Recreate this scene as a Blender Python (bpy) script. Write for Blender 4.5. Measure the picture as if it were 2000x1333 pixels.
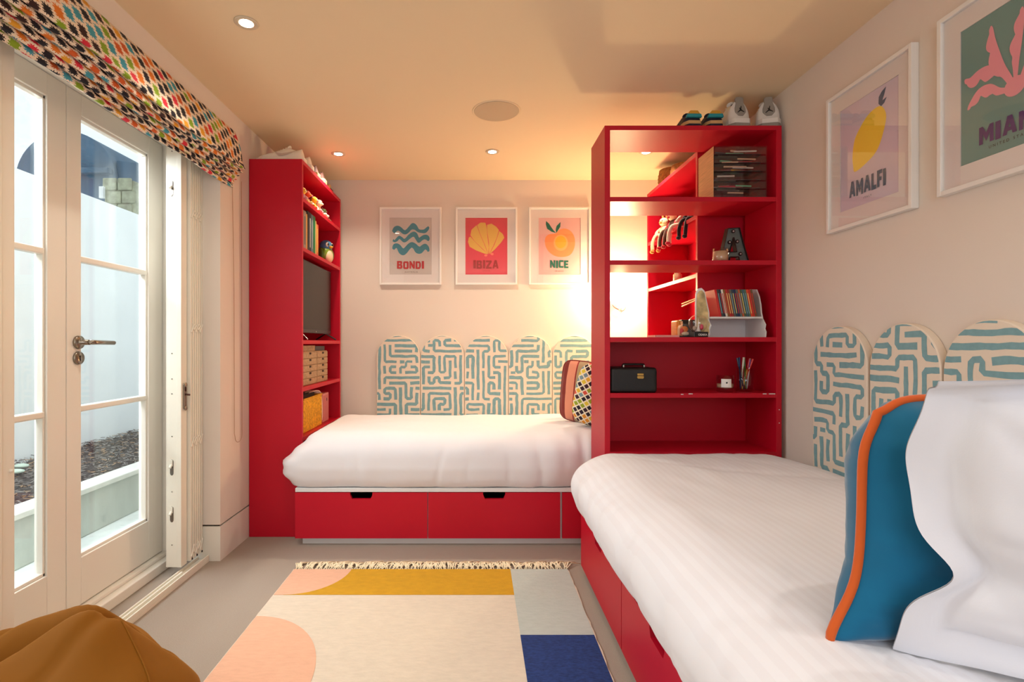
import bpy, bmesh, math, random
from mathutils import Vector, Matrix, noise

for _o in list(bpy.data.objects):
    bpy.data.objects.remove(_o, do_unlink=True)
SC = bpy.context.scene
COL = SC.collection
PI = math.pi
RND = random.Random(7)

# ------------------------------------------------------------------ camera
F = 1020.0                      # focal length in pixels of the 2000 px frame
CX, CY, CH = 930.0, 670.0, 1.10
cam = bpy.data.cameras.new('camera')
cam.sensor_fit = 'HORIZONTAL'
cam.sensor_width = 36.0
cam.lens = 36.0 * F / 2000.0
cam.shift_x = (1000.0 - CX) / 2000.0
cam.shift_y = (CY - 666.5) / 2000.0
cam.clip_start = 0.02
cam_o = bpy.data.objects.new('camera', cam)
cam_o.location = (0, 0, CH)
cam_o.rotation_euler = (PI / 2, 0, 0)
COL.objects.link(cam_o)
SC.camera = cam_o

# ------------------------------------------------------------------ colour management, sky
SC.view_settings.view_transform = 'Standard'
SC.view_settings.look = 'None'
SC.view_settings.gamma = 1.0
SC.view_settings.use_curve_mapping = False
SC.view_settings.exposure = 0.04
world = bpy.data.worlds.new('overcast_sky')
SC.world = world
world.use_nodes = True
bg = world.node_tree.nodes['Background']
bg.inputs['Color'].default_value = (0.83, 0.93, 1.0, 1)
bg.inputs['Strength'].default_value = 1.25

# ------------------------------------------------------------------ key room dimensions
XL, XR = -1.288, 1.487          # wall faces
YB, YN = 3.912, -1.5            # back wall, rear wall
ZC = 2.32                       # ceiling
OPN0, OPN1, OPZ = 0.75, 2.629, 2.13   # french door opening in the left wall


def light(name, kind, loc, energy, color, rot=(0, 0, 0), **kw):
    l = bpy.data.lights.new(name, kind)
    l.energy = energy
    l.color = color
    for k, v in kw.items():
        setattr(l, k, v)
    o = bpy.data.objects.new(name, l)
    o.location = loc
    o.rotation_euler = rot
    COL.objects.link(o)
    return o


# added fill at an invented rear window; sky light beside the french doors
light('rear_fill_light', 'AREA', (0.15, YN + 0.03, 1.45), 20, (0.90, 0.92, 1.0), (PI / 2, 0, 0),
      shape='RECTANGLE', size=1.7, size_y=1.3)
light('garden_daylight', 'AREA', (-1.95, 1.70, 2.35), 135, (0.86, 0.92, 1.0), (0, -math.radians(48), 0),
      shape='RECTANGLE', size=1.0, size_y=1.8)
WARM = (1.0, 0.76, 0.40)
WARM2 = (1.0, 0.88, 0.70)
SCONCE_W = 26.0
SPOT_W = 31.0


# ------------------------------------------------------------------ pixel helpers
def at(px, py, Y):
    return Vector(((px - CX) * Y / F, Y, CH + (CY - py) * Y / F))


def s2l(c):
    c = c / 255.0
    return c / 12.92 if c <= 0.04045 else ((c + 0.055) / 1.055) ** 2.4


def rgb(r, g, b):
    return (s2l(r), s2l(g), s2l(b), 1.0)


# ------------------------------------------------------------------ materials
def mat(name, col, rough=0.5, metal=0.0, spec=0.5, bump=0.0, bscale=200.0, var=0.0, vscale=6.0,
        sheen=0.0, emit=0.0, coat=0.0, stretch=(1, 1, 1), bdist=0.002):
    m = bpy.data.materials.new(name)
    m.use_nodes = True
    nt = m.node_tree
    b = nt.nodes['Principled BSDF']
    b.inputs['Base Color'].default_value = col
    b.inputs['Roughness'].default_value = rough
    b.inputs['Metallic'].default_value = metal
    b.inputs['Specular IOR Level'].default_value = spec
    if sheen:
        b.inputs['Sheen Weight'].default_value = sheen
        b.inputs['Sheen Roughness'].default_value = 0.4
    if coat:
        b.inputs['Coat Weight'].default_value = coat
        b.inputs['Coat Roughness'].default_value = 0.12
    if emit:
        b.inputs['Emission Color'].default_value = col
        b.inputs['Emission Strength'].default_value = emit
    tc = None
    if bump or var:
        tc = nt.nodes.new('ShaderNodeTexCoord')
        mp = nt.nodes.new('ShaderNodeMapping')
        mp.inputs['Scale'].default_value = stretch
        nt.links.new(tc.outputs['Object'], mp.inputs['Vector'])
    if bump:
        n = nt.nodes.new('ShaderNodeTexNoise')
        n.inputs['Scale'].default_value = bscale
        n.inputs['Detail'].default_value = 3
        nt.links.new(mp.outputs['Vector'], n.inputs['Vector'])
        bp = nt.nodes.new('ShaderNodeBump')
        bp.inputs['Strength'].default_value = bump
        bp.inputs['Distance'].default_value = bdist
        nt.links.new(n.outputs['Fac'], bp.inputs['Height'])
        nt.links.new(bp.outputs['Normal'], b.inputs['Normal'])
    if var:
        n = nt.nodes.new('ShaderNodeTexNoise')
        n.inputs['Scale'].default_value = vscale
        n.inputs['Detail'].default_value = 5
        nt.links.new(mp.outputs['Vector'], n.inputs['Vector'])
        r = nt.nodes.new('ShaderNodeMapRange')
        r.inputs['From Min'].default_value = 0.3
        r.inputs['From Max'].default_value = 0.7
        r.inputs['To Min'].default_value = 1 - var
        r.inputs['To Max'].default_value = 1 + var
        nt.links.new(n.outputs['Fac'], r.inputs['Value'])
        mx = nt.nodes.new('ShaderNodeMix')
        mx.data_type = 'RGBA'
        mx.blend_type = 'MULTIPLY'
        mx.inputs[0].default_value = 1
        mx.inputs[6].default_value = col
        nt.links.new(r.outputs[0], mx.inputs[7])
        nt.links.new(mx.outputs[2], b.inputs['Base Color'])
    return m


def glass_mat(name, tint=(1, 1, 1, 1), ior=1.45, rough=0.0, extra=0.0):
    m = bpy.data.materials.new(name)
    m.use_nodes = True
    nt = m.node_tree
    nt.nodes.remove(nt.nodes['Principled BSDF'])
    out = nt.nodes['Material Output']
    t = nt.nodes.new('ShaderNodeBsdfTransparent')
    t.inputs['Color'].default_value = tint
    g = nt.nodes.new('ShaderNodeBsdfGlossy')
    g.inputs['Roughness'].default_value = rough
    g.inputs['Color'].default_value = (1, 1, 1, 1)
    # Schlick reflectance, the same on both faces of the pane
    fr = nt.nodes.new('ShaderNodeLayerWeight')
    fr.inputs['Blend'].default_value = 0.5
    f0 = ((ior - 1) / (ior + 1)) ** 2 + extra
    pw = nt.nodes.new('ShaderNodeMath')
    pw.operation = 'POWER'
    pw.inputs[1].default_value = 5
    nt.links.new(fr.outputs['Facing'], pw.inputs[0])
    ma = nt.nodes.new('ShaderNodeMath')
    ma.operation = 'MULTIPLY_ADD'
    ma.inputs[1].default_value = 1 - f0
    ma.inputs[2].default_value = f0
    nt.links.new(pw.outputs[0], ma.inputs[0])
    mx = nt.nodes.new('ShaderNodeMixShader')
    nt.links.new(ma.outputs[0], mx.inputs[0])
    nt.links.new(t.outputs[0], mx.inputs[1])
    nt.links.new(g.outputs[0], mx.inputs[2])
    nt.links.new(mx.outputs[0], out.inputs['Surface'])
    return m


class NG:
    """tiny helper to write node graphs as arithmetic"""
    def __init__(s, m):
        s.nt = m.node_tree

    def m(s, op, a, b=None, c=None):
        n = s.nt.nodes.new('ShaderNodeMath')
        n.operation = op
        for i, v in enumerate((a, b, c)):
            if v is None:
                continue
            if isinstance(v, (int, float)):
                n.inputs[i].default_value = v
            else:
                s.nt.links.new(v, n.inputs[i])
        return n.outputs[0]


def pattern_mat(name, kind, cell, palette, ground, rough=0.85):
    """woven ikat blobs ('blob') or printed lozenges ('diamond') laid out in UV metres"""
    m = mat(name, ground, rough)
    g = NG(m)
    nt = m.node_tree
    b = nt.nodes['Principled BSDF']
    uv = nt.nodes.new('ShaderNodeUVMap')
    sp = nt.nodes.new('ShaderNodeSeparateXYZ')
    nt.links.new(uv.outputs[0], sp.inputs[0])
    u, v = sp.outputs[0], sp.outputs[1]
    if kind == 'diamond':
        a = g.m('DIVIDE', g.m('ADD', u, v), cell[0])
        c = g.m('DIVIDE', g.m('SUBTRACT', u, v), cell[1])
        ix, iy = g.m('FLOOR', a), g.m('FLOOR', c)
        lx = g.m('ABSOLUTE', g.m('SUBTRACT', g.m('SUBTRACT', a, ix), 0.5))
        ly = g.m('ABSOLUTE', g.m('SUBTRACT', g.m('SUBTRACT', c, iy), 0.5))
        mask = g.m('LESS_THAN', g.m('MAXIMUM', lx, ly), 0.38)
    else:
        a = g.m('DIVIDE', u, cell[0])
        c = g.m('DIVIDE', v, cell[1])
        ix = g.m('FLOOR', a)
        c = g.m('ADD', c, g.m('MULTIPLY', g.m('MODULO', ix, 2.0), 0.5))
        iy = g.m('FLOOR', c)
        K = 9.0
        lx = g.m('SUBTRACT', g.m('SUBTRACT', a, ix), 0.5)
        ly = g.m('SUBTRACT', g.m('SUBTRACT', c, iy), 0.5)
        qx = g.m('ABSOLUTE', g.m('DIVIDE', g.m('ADD', g.m('FLOOR', g.m('MULTIPLY', lx, K)), 0.5), K))
        qy = g.m('ABSOLUTE', g.m('DIVIDE', g.m('ADD', g.m('FLOOR', g.m('MULTIPLY', ly, K)), 0.5), K))
        # serrated edge: every second step is notched
        notch = g.m('MULTIPLY', g.m('SINE', g.m('MULTIPLY', g.m('ABSOLUTE', ly), 34.0)), 0.075)
        d = g.m('ADD', g.m('ADD', g.m('MULTIPLY', qx, 1.0), g.m('MULTIPLY', qy, 0.30)), notch)
        m1 = g.m('LESS_THAN', d, 0.43)
        m2 = g.m('LESS_THAN', g.m('ADD', qy, g.m('MULTIPLY', g.m('SINE', g.m('MULTIPLY', g.m('ABSOLUTE', lx), 40.0)), 0.06)), 0.38)
        mask = g.m('MULTIPLY', m1, m2)
    wn = nt.nodes.new('ShaderNodeTexWhiteNoise')
    wn.noise_dimensions = '2D'
    cb = nt.nodes.new('ShaderNodeCombineXYZ')
    nt.links.new(ix, cb.inputs[0])
    nt.links.new(iy, cb.inputs[1])
    nt.links.new(cb.outputs[0], wn.inputs['Vector'])
    cr = nt.nodes.new('ShaderNodeValToRGB')
    cr.color_ramp.interpolation = 'CONSTANT'
    el = cr.color_ramp.elements
    while len(el) > 1:
        el.remove(el[0])
    el[0].position = 0
    el[0].color = palette[0]
    for i, p in enumerate(palette[1:], 1):
        e = el.new(i / len(palette))
        e.color = p
    nt.links.new(wn.outputs['Value'], cr.inputs[0])
    mx = nt.nodes.new('ShaderNodeMix')
    mx.data_type = 'RGBA'
    mx.inputs[6].default_value = ground
    nt.links.new(mask, mx.inputs[0])
    nt.links.new(cr.outputs[0], mx.inputs[7])
    nt.links.new(mx.outputs[2], b.inputs['Base Color'])
    return m


RED = mat('red_lacquer', rgb(192, 8, 38), 0.42, spec=0.32, bump=0.05, bscale=60, var=0.03, vscale=3)
WALL = mat('cream_wall_paint', rgb(230, 217, 204), 0.85, spec=0.25, bump=0.05, bscale=220)
CEIL = mat('ceiling_paint', rgb(240, 216, 180), 0.9, spec=0.2)
GROOVE = mat('dark_shadow_gap', rgb(60, 48, 38), 0.9)
WOODW = mat('white_gloss_paint', rgb(238, 232, 220), 0.32, spec=0.5)
GREYW = mat('grille_white_powder_coat', rgb(235, 228, 212), 0.38)
CARPET = mat('greige_carpet', rgb(180, 165, 150), 0.98, spec=0.1, bump=0.9, bscale=650, var=0.10, vscale=420, bdist=0.004)
CHROME = mat('brushed_nickel', rgb(150, 142, 130), 0.28, 1.0)
STEEL = mat('chrome', rgb(205, 205, 205), 0.12, 1.0)
BLACK = mat('black_gap', rgb(14, 10, 12), 0.6)
BPLAST = mat('black_plastic', rgb(16, 15, 17), 0.3)
GLASS = glass_mat('window_glass', (0.96, 0.985, 0.98, 1))
PGLASS = glass_mat('picture_glass', (1, 1, 1, 1), 1.5)
CLEAR = glass_mat('clear_acrylic', (0.93, 0.93, 0.93, 1), 1.4, extra=0.02)
WHITEM = mat('white_melamine', rgb(226, 226, 224), 0.45)
WHITEF = mat('frame_white', rgb(240, 236, 230), 0.4)
MOUNT = mat('mount_board', rgb(232, 224, 220), 0.9)
RUGC = dict(
    cream=mat('rug_cream_wool', rgb(212, 198, 178), 0.95, bump=0.7, bscale=260, var=0.05, vscale=90, stretch=(0.3, 1, 1)),
    peach=mat('rug_peach_wool', rgb(222, 172, 142), 0.95, bump=0.7, bscale=260, var=0.05, vscale=90, stretch=(0.3, 1, 1)),
    yellow=mat('rug_mustard_wool', rgb(196, 146, 20), 0.95, bump=0.7, bscale=260, var=0.07, vscale=60, stretch=(0.5, 1, 1)),
    grey=mat('rug_grey_wool', rgb(180, 186, 178), 0.95, bump=0.7, bscale=260, var=0.05, vscale=90, stretch=(0.3, 1, 1)),
    navy=mat('rug_navy_wool', rgb(26, 52, 108), 0.95, bump=0.9, bscale=260, var=0.35, vscale=160, stretch=(0.4, 1, 1)))
FRINGE = mat('rug_fringe_cotton', rgb(240, 224, 190), 0.95)
LINEN = mat('headboard_linen', rgb(236, 220, 200), 0.9, bump=0.25, bscale=500)
TEALP = mat('headboard_blue_print', rgb(128, 168, 174), 0.9, bump=0.25, bscale=500, var=0.08, vscale=60)
PAL = [rgb(18, 16, 30), rgb(222, 120, 30), rgb(18, 16, 30), rgb(48, 20, 20), rgb(60, 150, 170), rgb(214, 40, 60),
       rgb(18, 16, 30), rgb(226, 160, 40), rgb(132, 160, 30), rgb(206, 90, 30), rgb(24, 18, 24)]
IKAT = pattern_mat('ikat_blind_fabric', 'blob', (0.046, 0.056), PAL, rgb(240, 220, 196))
PAL2 = [rgb(226, 180, 50), rgb(40, 20, 40), rgb(150, 168, 40), rgb(215, 80, 60), rgb(30, 20, 34), rgb(226, 150, 40),
        rgb(225, 200, 60), rgb(120, 150, 160), rgb(50, 20, 36)]
LOZENGE = pattern_mat('lozenge_cushion_fabric', 'diamond', (0.038, 0.038), PAL2, rgb(240, 232, 206))


# ------------------------------------------------------------------ mesh builder
class MB:
    def __init__(s):
        s.v, s.f, s.m, s.uv = [], [], [], {}

    def add(s, vs, fs, mi=0, uvs=None):
        o = len(s.v)
        s.v += [Vector(p) for p in vs]
        for f in fs:
            s.f.append(tuple(i + o for i in f))
            s.m.append(mi)
        if uvs:
            for i, u in enumerate(uvs):
                s.uv[o + i] = u
        return s

    def box(s, x0, x1, y0, y1, z0, z1, mi=0):
        return s.add([(x0, y0, z0), (x1, y0, z0), (x1, y1, z0), (x0, y1, z0), (x0, y0, z1), (x1, y0, z1), (x1, y1, z1), (x0, y1, z1)],
                     [(0, 3, 2, 1), (4, 5, 6, 7), (0, 1, 5, 4), (1, 2, 6, 5), (2, 3, 7, 6), (3, 0, 4, 7)], mi)

    def obox(s, c, ax, ay, az, mi=0):
        """oriented box: centre and three half vectors"""
        c, ax, ay, az = Vector(c), Vector(ax), Vector(ay), Vector(az)
        vs = [c + ax * i + ay * j + az * k for k in (-1, 1) for j in (-1, 1) for i in (-1, 1)]
        return s.add(vs, [(0, 2, 3, 1), (4, 5, 7, 6), (0, 1, 5, 4), (1, 3, 7, 5), (3, 2, 6, 7), (2, 0, 4, 6)], mi)

    def tube(s, pts, r, n=10, mi=0, cap=True, closed=False):
        pts = [Vector(p) for p in pts]
        N = len(pts)
        rs = r if isinstance(r, (list, tuple)) else [r] * N
        vs = []
        prev = None
        for i, p in enumerate(pts):
            if closed:
                d = pts[(i + 1) % N] - pts[i - 1]
            else:
                d = pts[min(i + 1, N - 1)] - pts[max(i - 1, 0)]
            d.normalize()
            if prev is None:
                a = Vector((0, 0, 1)) if abs(d.z) < 0.9 else Vector((1, 0, 0))
                x = d.cross(a).normalized()
            else:
                x = (prev - d * prev.dot(d)).normalized()
            prev = x
            y = d.cross(x)
            vs += [p + (x * math.cos(2 * PI * k / n) + y * math.sin(2 * PI * k / n)) * rs[i] for k in range(n)]
        fs = []
        for i in range(N if closed else N - 1):
            j = (i + 1) % N
            for k in range(n):
                k2 = (k + 1) % n
                fs.append((i * n + k, i * n + k2, j * n + k2, j * n + k))
        if cap and not closed:
            fs.append(tuple(range(n))[::-1])
            fs.append(tuple((N - 1) * n + k for k in range(n)))
        return s.add(vs, fs, mi)

    def lathe(s, prof, c=(0, 0, 0), n=24, mi=0, axis='z'):
        vs, fs = [], []
        c = Vector(c)
        for (r, z) in prof:
            for k in range(n):
                a = 2 * PI * k / n
                p = (r * math.cos(a), r * math.sin(a), z)
                if axis == 'x':
                    p = (p[2], p[0], p[1])
                elif axis == 'y':
                    p = (p[0], p[2], p[1])
                vs.append(c + Vector(p))
        for i in range(len(prof) - 1):
            for k in range(n):
                k2 = (k + 1) % n
                fs.append((i * n + k, i * n + k2, (i + 1) * n + k2, (i + 1) * n + k))
        fs.append(tuple(range(n))[::-1])
        fs.append(tuple((len(prof) - 1) * n + k for k in range(n)))
        return s.add(vs, fs, mi)

    def ell(s, c, r, n=14, mi=0, rot=None, fn=None):
        c = Vector(c)
        vs, fs = [], []
        m = max(4, n // 2 + 1)
        for i in range(m + 1):
            ph = PI * i / m
            for k in range(n):
                a = 2 * PI * k / n
                p = Vector((math.sin(ph) * math.cos(a) * r[0], math.sin(ph) * math.sin(a) * r[1], math.cos(ph) * r[2]))
                if fn:
                    p = fn(p)
                if rot:
                    p = rot @ p
                vs.append(c + p)
        for i in range(m):
            for k in range(n):
                k2 = (k + 1) % n
                fs.append((i * n + k, (i + 1) * n + k, (i + 1) * n + k2, i * n + k2))
        return s.add(vs, fs, mi)

    def prism(s, poly, d0, d1, plane='xz', mi=0):
        """extrude a 2D polygon between depths d0 and d1; plane xz -> depth along y, yz -> depth along x, xy -> depth along z"""
        n = len(poly)

        def mk(p, d):
            return {'xz': (p[0], d, p[1]), 'yz': (d, p[0], p[1]), 'xy': (p[0], p[1], d)}[plane]
        vs = [mk(p, d0) for p in poly] + [mk(p, d1) for p in poly]
        fs = [tuple(range(n)), tuple(range(2 * n - 1, n - 1, -1))]
        for i in range(n):
            j = (i + 1) % n
            fs.append((i, i + n, j + n, j))
        return s.add(vs, fs, mi)

    def flat(s, poly, fn, mi=0):
        return s.add([fn(p) for p in poly], [tuple(range(len(poly)))], mi)

    def grid(s, fn, nu, nv, mi=0, uvfn=None, close_u=False):
        vs, us, fs = [], [], []
        for i in range(nu + 1):
            for j in range(nv + 1):
                u, v = i / nu, j / nv
                vs.append(fn(u, v))
                if uvfn:
                    us.append(uvfn(u, v))
        for i in range(nu):
            for j in range(nv):
                a = i * (nv + 1) + j
                fs.append((a, a + nv + 1, a + nv + 2, a + 1))
        return s.add(vs, fs, mi, us or None)

    def xf(s, M, start=0):
        for i in range(start, len(s.v)):
            s.v[i] = M @ s.v[i]
        return s

    def build(s, name, mats, parent=None, o=None, smooth=False, bevel=0.0, weld=False, segs=2, autos=35):
        """one mesh object; vertices given in world space when o is None and parent has a location"""
        if not isinstance(mats, (list, tuple)):
            mats = [mats]
        off = Vector((0, 0, 0))
        if o is not None:
            off = Vector(o)
        elif parent is not None and parent.get('_w'):
            off = Vector(parent['_w'])
        me = bpy.data.meshes.new(name)
        me.from_pydata([v - off for v in s.v], [], s.f)
        for m in mats:
            me.materials.append(m)
        for p, mi in zip(me.polygons, s.m):
            p.material_index = min(mi, len(mats) - 1)
            p.use_smooth = smooth
        if s.uv:
            ul = me.uv_layers.new(name='UVMap')
            for l in me.loops:
                ul.data[l.index].uv = s.uv.get(l.vertex_index, (0, 0))
        bm = bmesh.new()
        bm.from_mesh(me)
        if weld:
            bmesh.ops.remove_doubles(bm, verts=bm.verts, dist=0.0004)
        bmesh.ops.recalc_face_normals(bm, faces=bm.faces)
        bm.to_mesh(me)
        bm.free()
        ob = bpy.data.objects.new(name, me)
        COL.objects.link(ob)
        if parent is not None:
            ob.parent = parent
            ob['_w'] = list(off)
        elif o is not None:
            ob.location = off
            ob['_w'] = list(off)
        if bevel:
            b = ob.modifiers.new('bevel', 'BEVEL')
            b.width = bevel
            b.segments = segs
            b.limit_method = 'ANGLE'
            b.angle_limit = math.radians(40)
        return ob


def tag(o, label=None, cat=None, group=None, kind=None):
    if label:
        o['label'] = label
    if cat:
        o['category'] = cat
    if group:
        o['group'] = group
    if kind:
        o['kind'] = kind
    return o


def thing(name, label, cat, loc=(0, 0, 0), rz=0.0, group=None, world=True):
    """Empty at the thing's base. world=True: its parts are written in world coordinates."""
    o = bpy.data.objects.new(name, None)
    o.empty_display_size = 0.05
    o.location = loc
    o.rotation_euler = (0, 0, rz)
    COL.objects.link(o)
    if world:
        o['_w'] = list(loc)
    return tag(o, label, cat, group)


def struct(name, mb, m, **kw):
    o = mb.build(name, m, **kw)
    o['kind'] = 'structure'
    return o


def clone(root, loc, rot=None, label=None):
    r = root.copy()
    COL.objects.link(r)
    r.location = loc
    if rot is not None:
        r.rotation_euler = rot
    if label:
        r['label'] = label
    for ch in list(root.children):
        c = ch.copy()
        COL.objects.link(c)
        c.parent = r
        for g in list(ch.children):
            d = g.copy()
            COL.objects.link(d)
            d.parent = c
    return r


def nz(p, sc, seed=0.0):
    return noise.noise(Vector((p[0] * sc + seed, p[1] * sc - seed * 1.7, p[2] * sc + seed * 0.6)))


def crease(x, y, z, sc, w, seed):
    """narrow valley lines where a smooth noise crosses zero"""
    n = nz((x, y, z), sc, seed)
    m = 0.5 + 0.5 * nz((x, y, z), sc * 0.8, seed + 9)
    return -math.exp(-(n / w) ** 2) * m


def sst(a, b, x):
    t = min(1, max(0, (x - a) / (b - a)))
    return t * t * (3 - 2 * t)


def catmull(pts, n=8, closed=False):
    pts = [Vector(p) for p in pts]
    N = len(pts)
    out = []
    for i in range(N if closed else N - 1):
        g = (lambda k: pts[k % N]) if closed else (lambda k: pts[min(max(k, 0), N - 1)])
        p0, p1, p2, p3 = g(i - 1), g(i), g(i + 1), g(i + 2)
        for k in range(n):
            t = k / n
            out.append(0.5 * ((2 * p1) + (p2 - p0) * t + (2 * p0 - 5 * p1 + 4 * p2 - p3) * t * t + (3 * p1 - p0 - 3 * p2 + p3) * t ** 3))
    if not closed:
        out.append(pts[-1])
    return out


def puffbox(mb, lo, hi, r, n, fn=None, mi=0, inset=1.0):
    """rounded box surface on a welded grid, displaced by fn(point, normal) -> point"""
    lo, hi = Vector(lo), Vector(hi)
    c, h = (lo + hi) / 2, (hi - lo) / 2
    rr = Vector((min(r[0], h.x), min(r[1], h.y), min(r[2], h.z)))
    for ax in range(3):
        a1, a2 = (ax + 1) % 3, (ax + 2) % 3
        for sg in (-1, 1):
            n1, n2 = n[a1], n[a2]

            def f(u, v, ax=ax, sg=sg, a1=a1, a2=a2):
                q = Vector((0, 0, 0))
                q[ax] = sg
                q[a1] = 2 * u - 1
                q[a2] = 2 * v - 1
                # spread samples so the rounded rims get vertices
                inner = Vector((max(0, h.x - rr.x), max(0, h.y - rr.y), max(0, h.z - rr.z)))
                p = Vector((q.x * h.x, q.y * h.y, q.z * h.z))
                cl = Vector((max(-inner.x, min(inner.x, p.x)), max(-inner.y, min(inner.y, p.y)), max(-inner.z, min(inner.z, p.z))))
                d = p - cl
                dn = Vector((d.x / max(rr.x, 1e-6), d.y / max(rr.y, 1e-6), d.z / max(rr.z, 1e-6)))
                L = dn.length
                mxx = max(abs(dn.x), abs(dn.y), abs(dn.z))
                if L > 1e-9:
                    dn = dn * (mxx / L)
                p2 = cl + Vector((dn.x * rr.x, dn.y * rr.y, dn.z * rr.z)) + c
                nn = dn.normalized() if L > 1e-9 else Vector((0, 0, 0))
                return fn(p2, nn) if fn else p2
            mb.grid(f, n1, n2, mi)
    return mb


# ================================================================== ROOM SHELL
mb = MB().box(XL - 0.6, XR + 0.3, YN - 0.3, YB + 0.3, -0.12, 0.0)
struct('floor', mb, CARPET)
mb = MB().box(XL - 0.45, XR + 0.3, YN - 0.3, YB + 0.3, ZC, ZC + 0.2)
struct('ceiling', mb, CEIL)
mb = MB().box(XL - 0.45, XR + 0.3, YB, YB + 0.25, 0, ZC)
struct('wall_back', mb, WALL)
mb = MB().box(XR, XR + 0.25, YN - 0.25, YB, 0, ZC)
struct('wall_right', mb, WALL)
# left wall: far pier (panelled, with a shadow gap above its flush skirting), header, near pier
mb = MB()
mb.box(XL - 0.37, XL, OPN1, YB, 0.183, ZC)
mb.box(XL - 0.37, XL, YN, OPN0, 0.183, ZC)
mb.box(XL - 0.37, XL, OPN0, OPN1, OPZ, ZC)
struct('wall_left', mb, WALL)
mb = MB()
mb.box(XL - 0.36, XL - 0.010, OPN1 + 0.010, YB, 0.0, 0.184)
mb.box(XL - 0.36, XL - 0.010, YN, OPN0 - 0.010, 0.0, 0.184)
struct('trim_1', mb, GROOVE)
mb = MB()
mb.box(XL - 0.30, XL, OPN1, YB, 0.0, 0.174)
mb.box(XL - 0.30, XL, YN, OPN0, 0.0, 0.174)
struct('baseboard_left', mb, WOODW)
# rear wall with an added, unseen window that frames the fill light
mb = MB()
mb.box(XL - 0.37, -0.75, YN - 0.25, YN, 0, ZC)
mb.box(1.05, XR + 0.25, YN - 0.25, YN, 0, ZC)
mb.box(-0.75, 1.05, YN - 0.25, YN, 0, 0.75)
mb.box(-0.75, 1.05, YN - 0.25, YN, 2.15, ZC)
struct('wall_rear', mb, WALL)
mb = MB()
for a in ((-0.75, -0.70), (0.125, 0.175), (1.0, 1.05)):
    mb.box(a[0], a[1], YN - 0.10, YN - 0.05, 0.75, 2.15)
for a in ((0.75, 0.80), (2.10, 2.15)):
    mb.box(-0.75, 1.05, YN - 0.10, YN - 0.05, a[0], a[1])
w1 = struct('added_rear_window', mb, WOODW)

# ------------------------------------------------------------------ french doors
XF = -1.56
JMB = MB()
JMB.box(-1.66, -1.50, 2.600, OPN1, 0.0, OPZ)            # far jamb
JMB.box(-1.66, -1.575, 2.596, 2.606, 0.0, OPZ)
JMB.box(-1.66, -1.50, OPN0, OPN0 + 0.03, 0.0, OPZ)      # near jamb
JMB.box(-1.66, -1.50, OPN0, OPN1, 2.085, OPZ)           # head
struct('trim_2', JMB, WOODW, bevel=0.003)
SILL = MB()
SILL.box(-1.68, -1.50, OPN0, OPN1, 0.0, 0.045)
SILL.box(-1.70, -1.535, OPN0, OPN1, 0.045, 0.062)
struct('trim_3', SILL, WOODW, bevel=0.004)


def door_leaf(n, y0, y1, st0, st1):
    z0, z1, gb, gt = 0.066, 2.082, 0.252, 1.998
    mb = MB()
    X0, X1 = XF - 0.048, XF
    mb.box(X0, X1, y0, y0 + st0, z0, z1)
    mb.box(X0, X1, y1 - st1, y1, z0, z1)
    mb.box(X0, X1, y0 + st0, y1 - st1, z0, gb)
    mb.box(X0, X1, y0 + st0, y1 - st1, gt, z1)
    d = struct('door_%d' % n, mb, WOODW, bevel=0.0025)
    # glazing beads round the opening
    ya, yb = y0 + st0, y1 - st1
    bz = MB()
    for (a, b, c, e) in ((ya, ya + 0.010, gb, gt), (yb - 0.010, yb, gb, gt), (ya, yb, gb, gb + 0.012), (ya, yb, gt - 0.012, gt)):
        bz.box(XF - 0.034, XF - 0.008, a, b, c, e)
    bz.build('glazing_bead', WOODW, d, bevel=0.002)
    zs = [gb, 0.838, 1.433, gt]
    for z in zs[1:-1]:
        MB().box(XF - 0.040, XF - 0.006, ya, yb, z - 0.012, z + 0.012).build('glazing_bar', WOODW, d, bevel=0.005)
    for i in range(3):
        MB().box(XF - 0.031, XF - 0.027, ya, yb, zs[i], zs[i + 1]).build('pane', GLASS, d)
    return d


d1 = door_leaf(1, 1.990, 2.596, 0.073, 0.108)
d2 = door_leaf(2, 1.385, 1.987, 0.100, 0.088)
d3 = door_leaf(3, 0.782, 1.382, 0.075, 0.090)
# lever handle and key escutcheon on the right leaf
hc = at(152, 669, F * 1.56 / (CX - 152))
hy, hz = hc.y, hc.z
mb = MB()
mb.lathe([(0.0, 0.0), (0.026, 0.0), (0.027, 0.004), (0.025, 0.010), (0.014, 0.011), (0.011, 0.014), (0.0105, 0.045)], (XF, hy, hz), 24, axis='x')
mb.tube([(XF + 0.040, hy, hz), (XF + 0.052, hy + 0.006, hz), (XF + 0.055, hy + 0.02, hz), (XF + 0.055, hy + 0.125, hz - 0.002)], [0.0105, 0.010, 0.0095, 0.0085], 14)
mb.build('lever_handle', CHROME, d1, smooth=True, bevel=0)
mb = MB()
mb.lathe([(0.0, 0.0), (0.026, 0.0), (0.027, 0.004), (0.024, 0.009), (0.0, 0.0095)], (XF, hy, hz - 0.062), 24, axis='x')
es = mb.build('key_escutcheon', CHROME, d1, smooth=True)
mb = MB()
mb.ell((XF + 0.0096, hy, hz - 0.056), (0.0012, 0.0045, 0.0045), 10)
mb.box(XF + 0.0085, XF + 0.0106, hy - 0.0024, hy + 0.0024, hz - 0.073, hz - 0.056)
mb.build('keyhole', BLACK, es)

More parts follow.
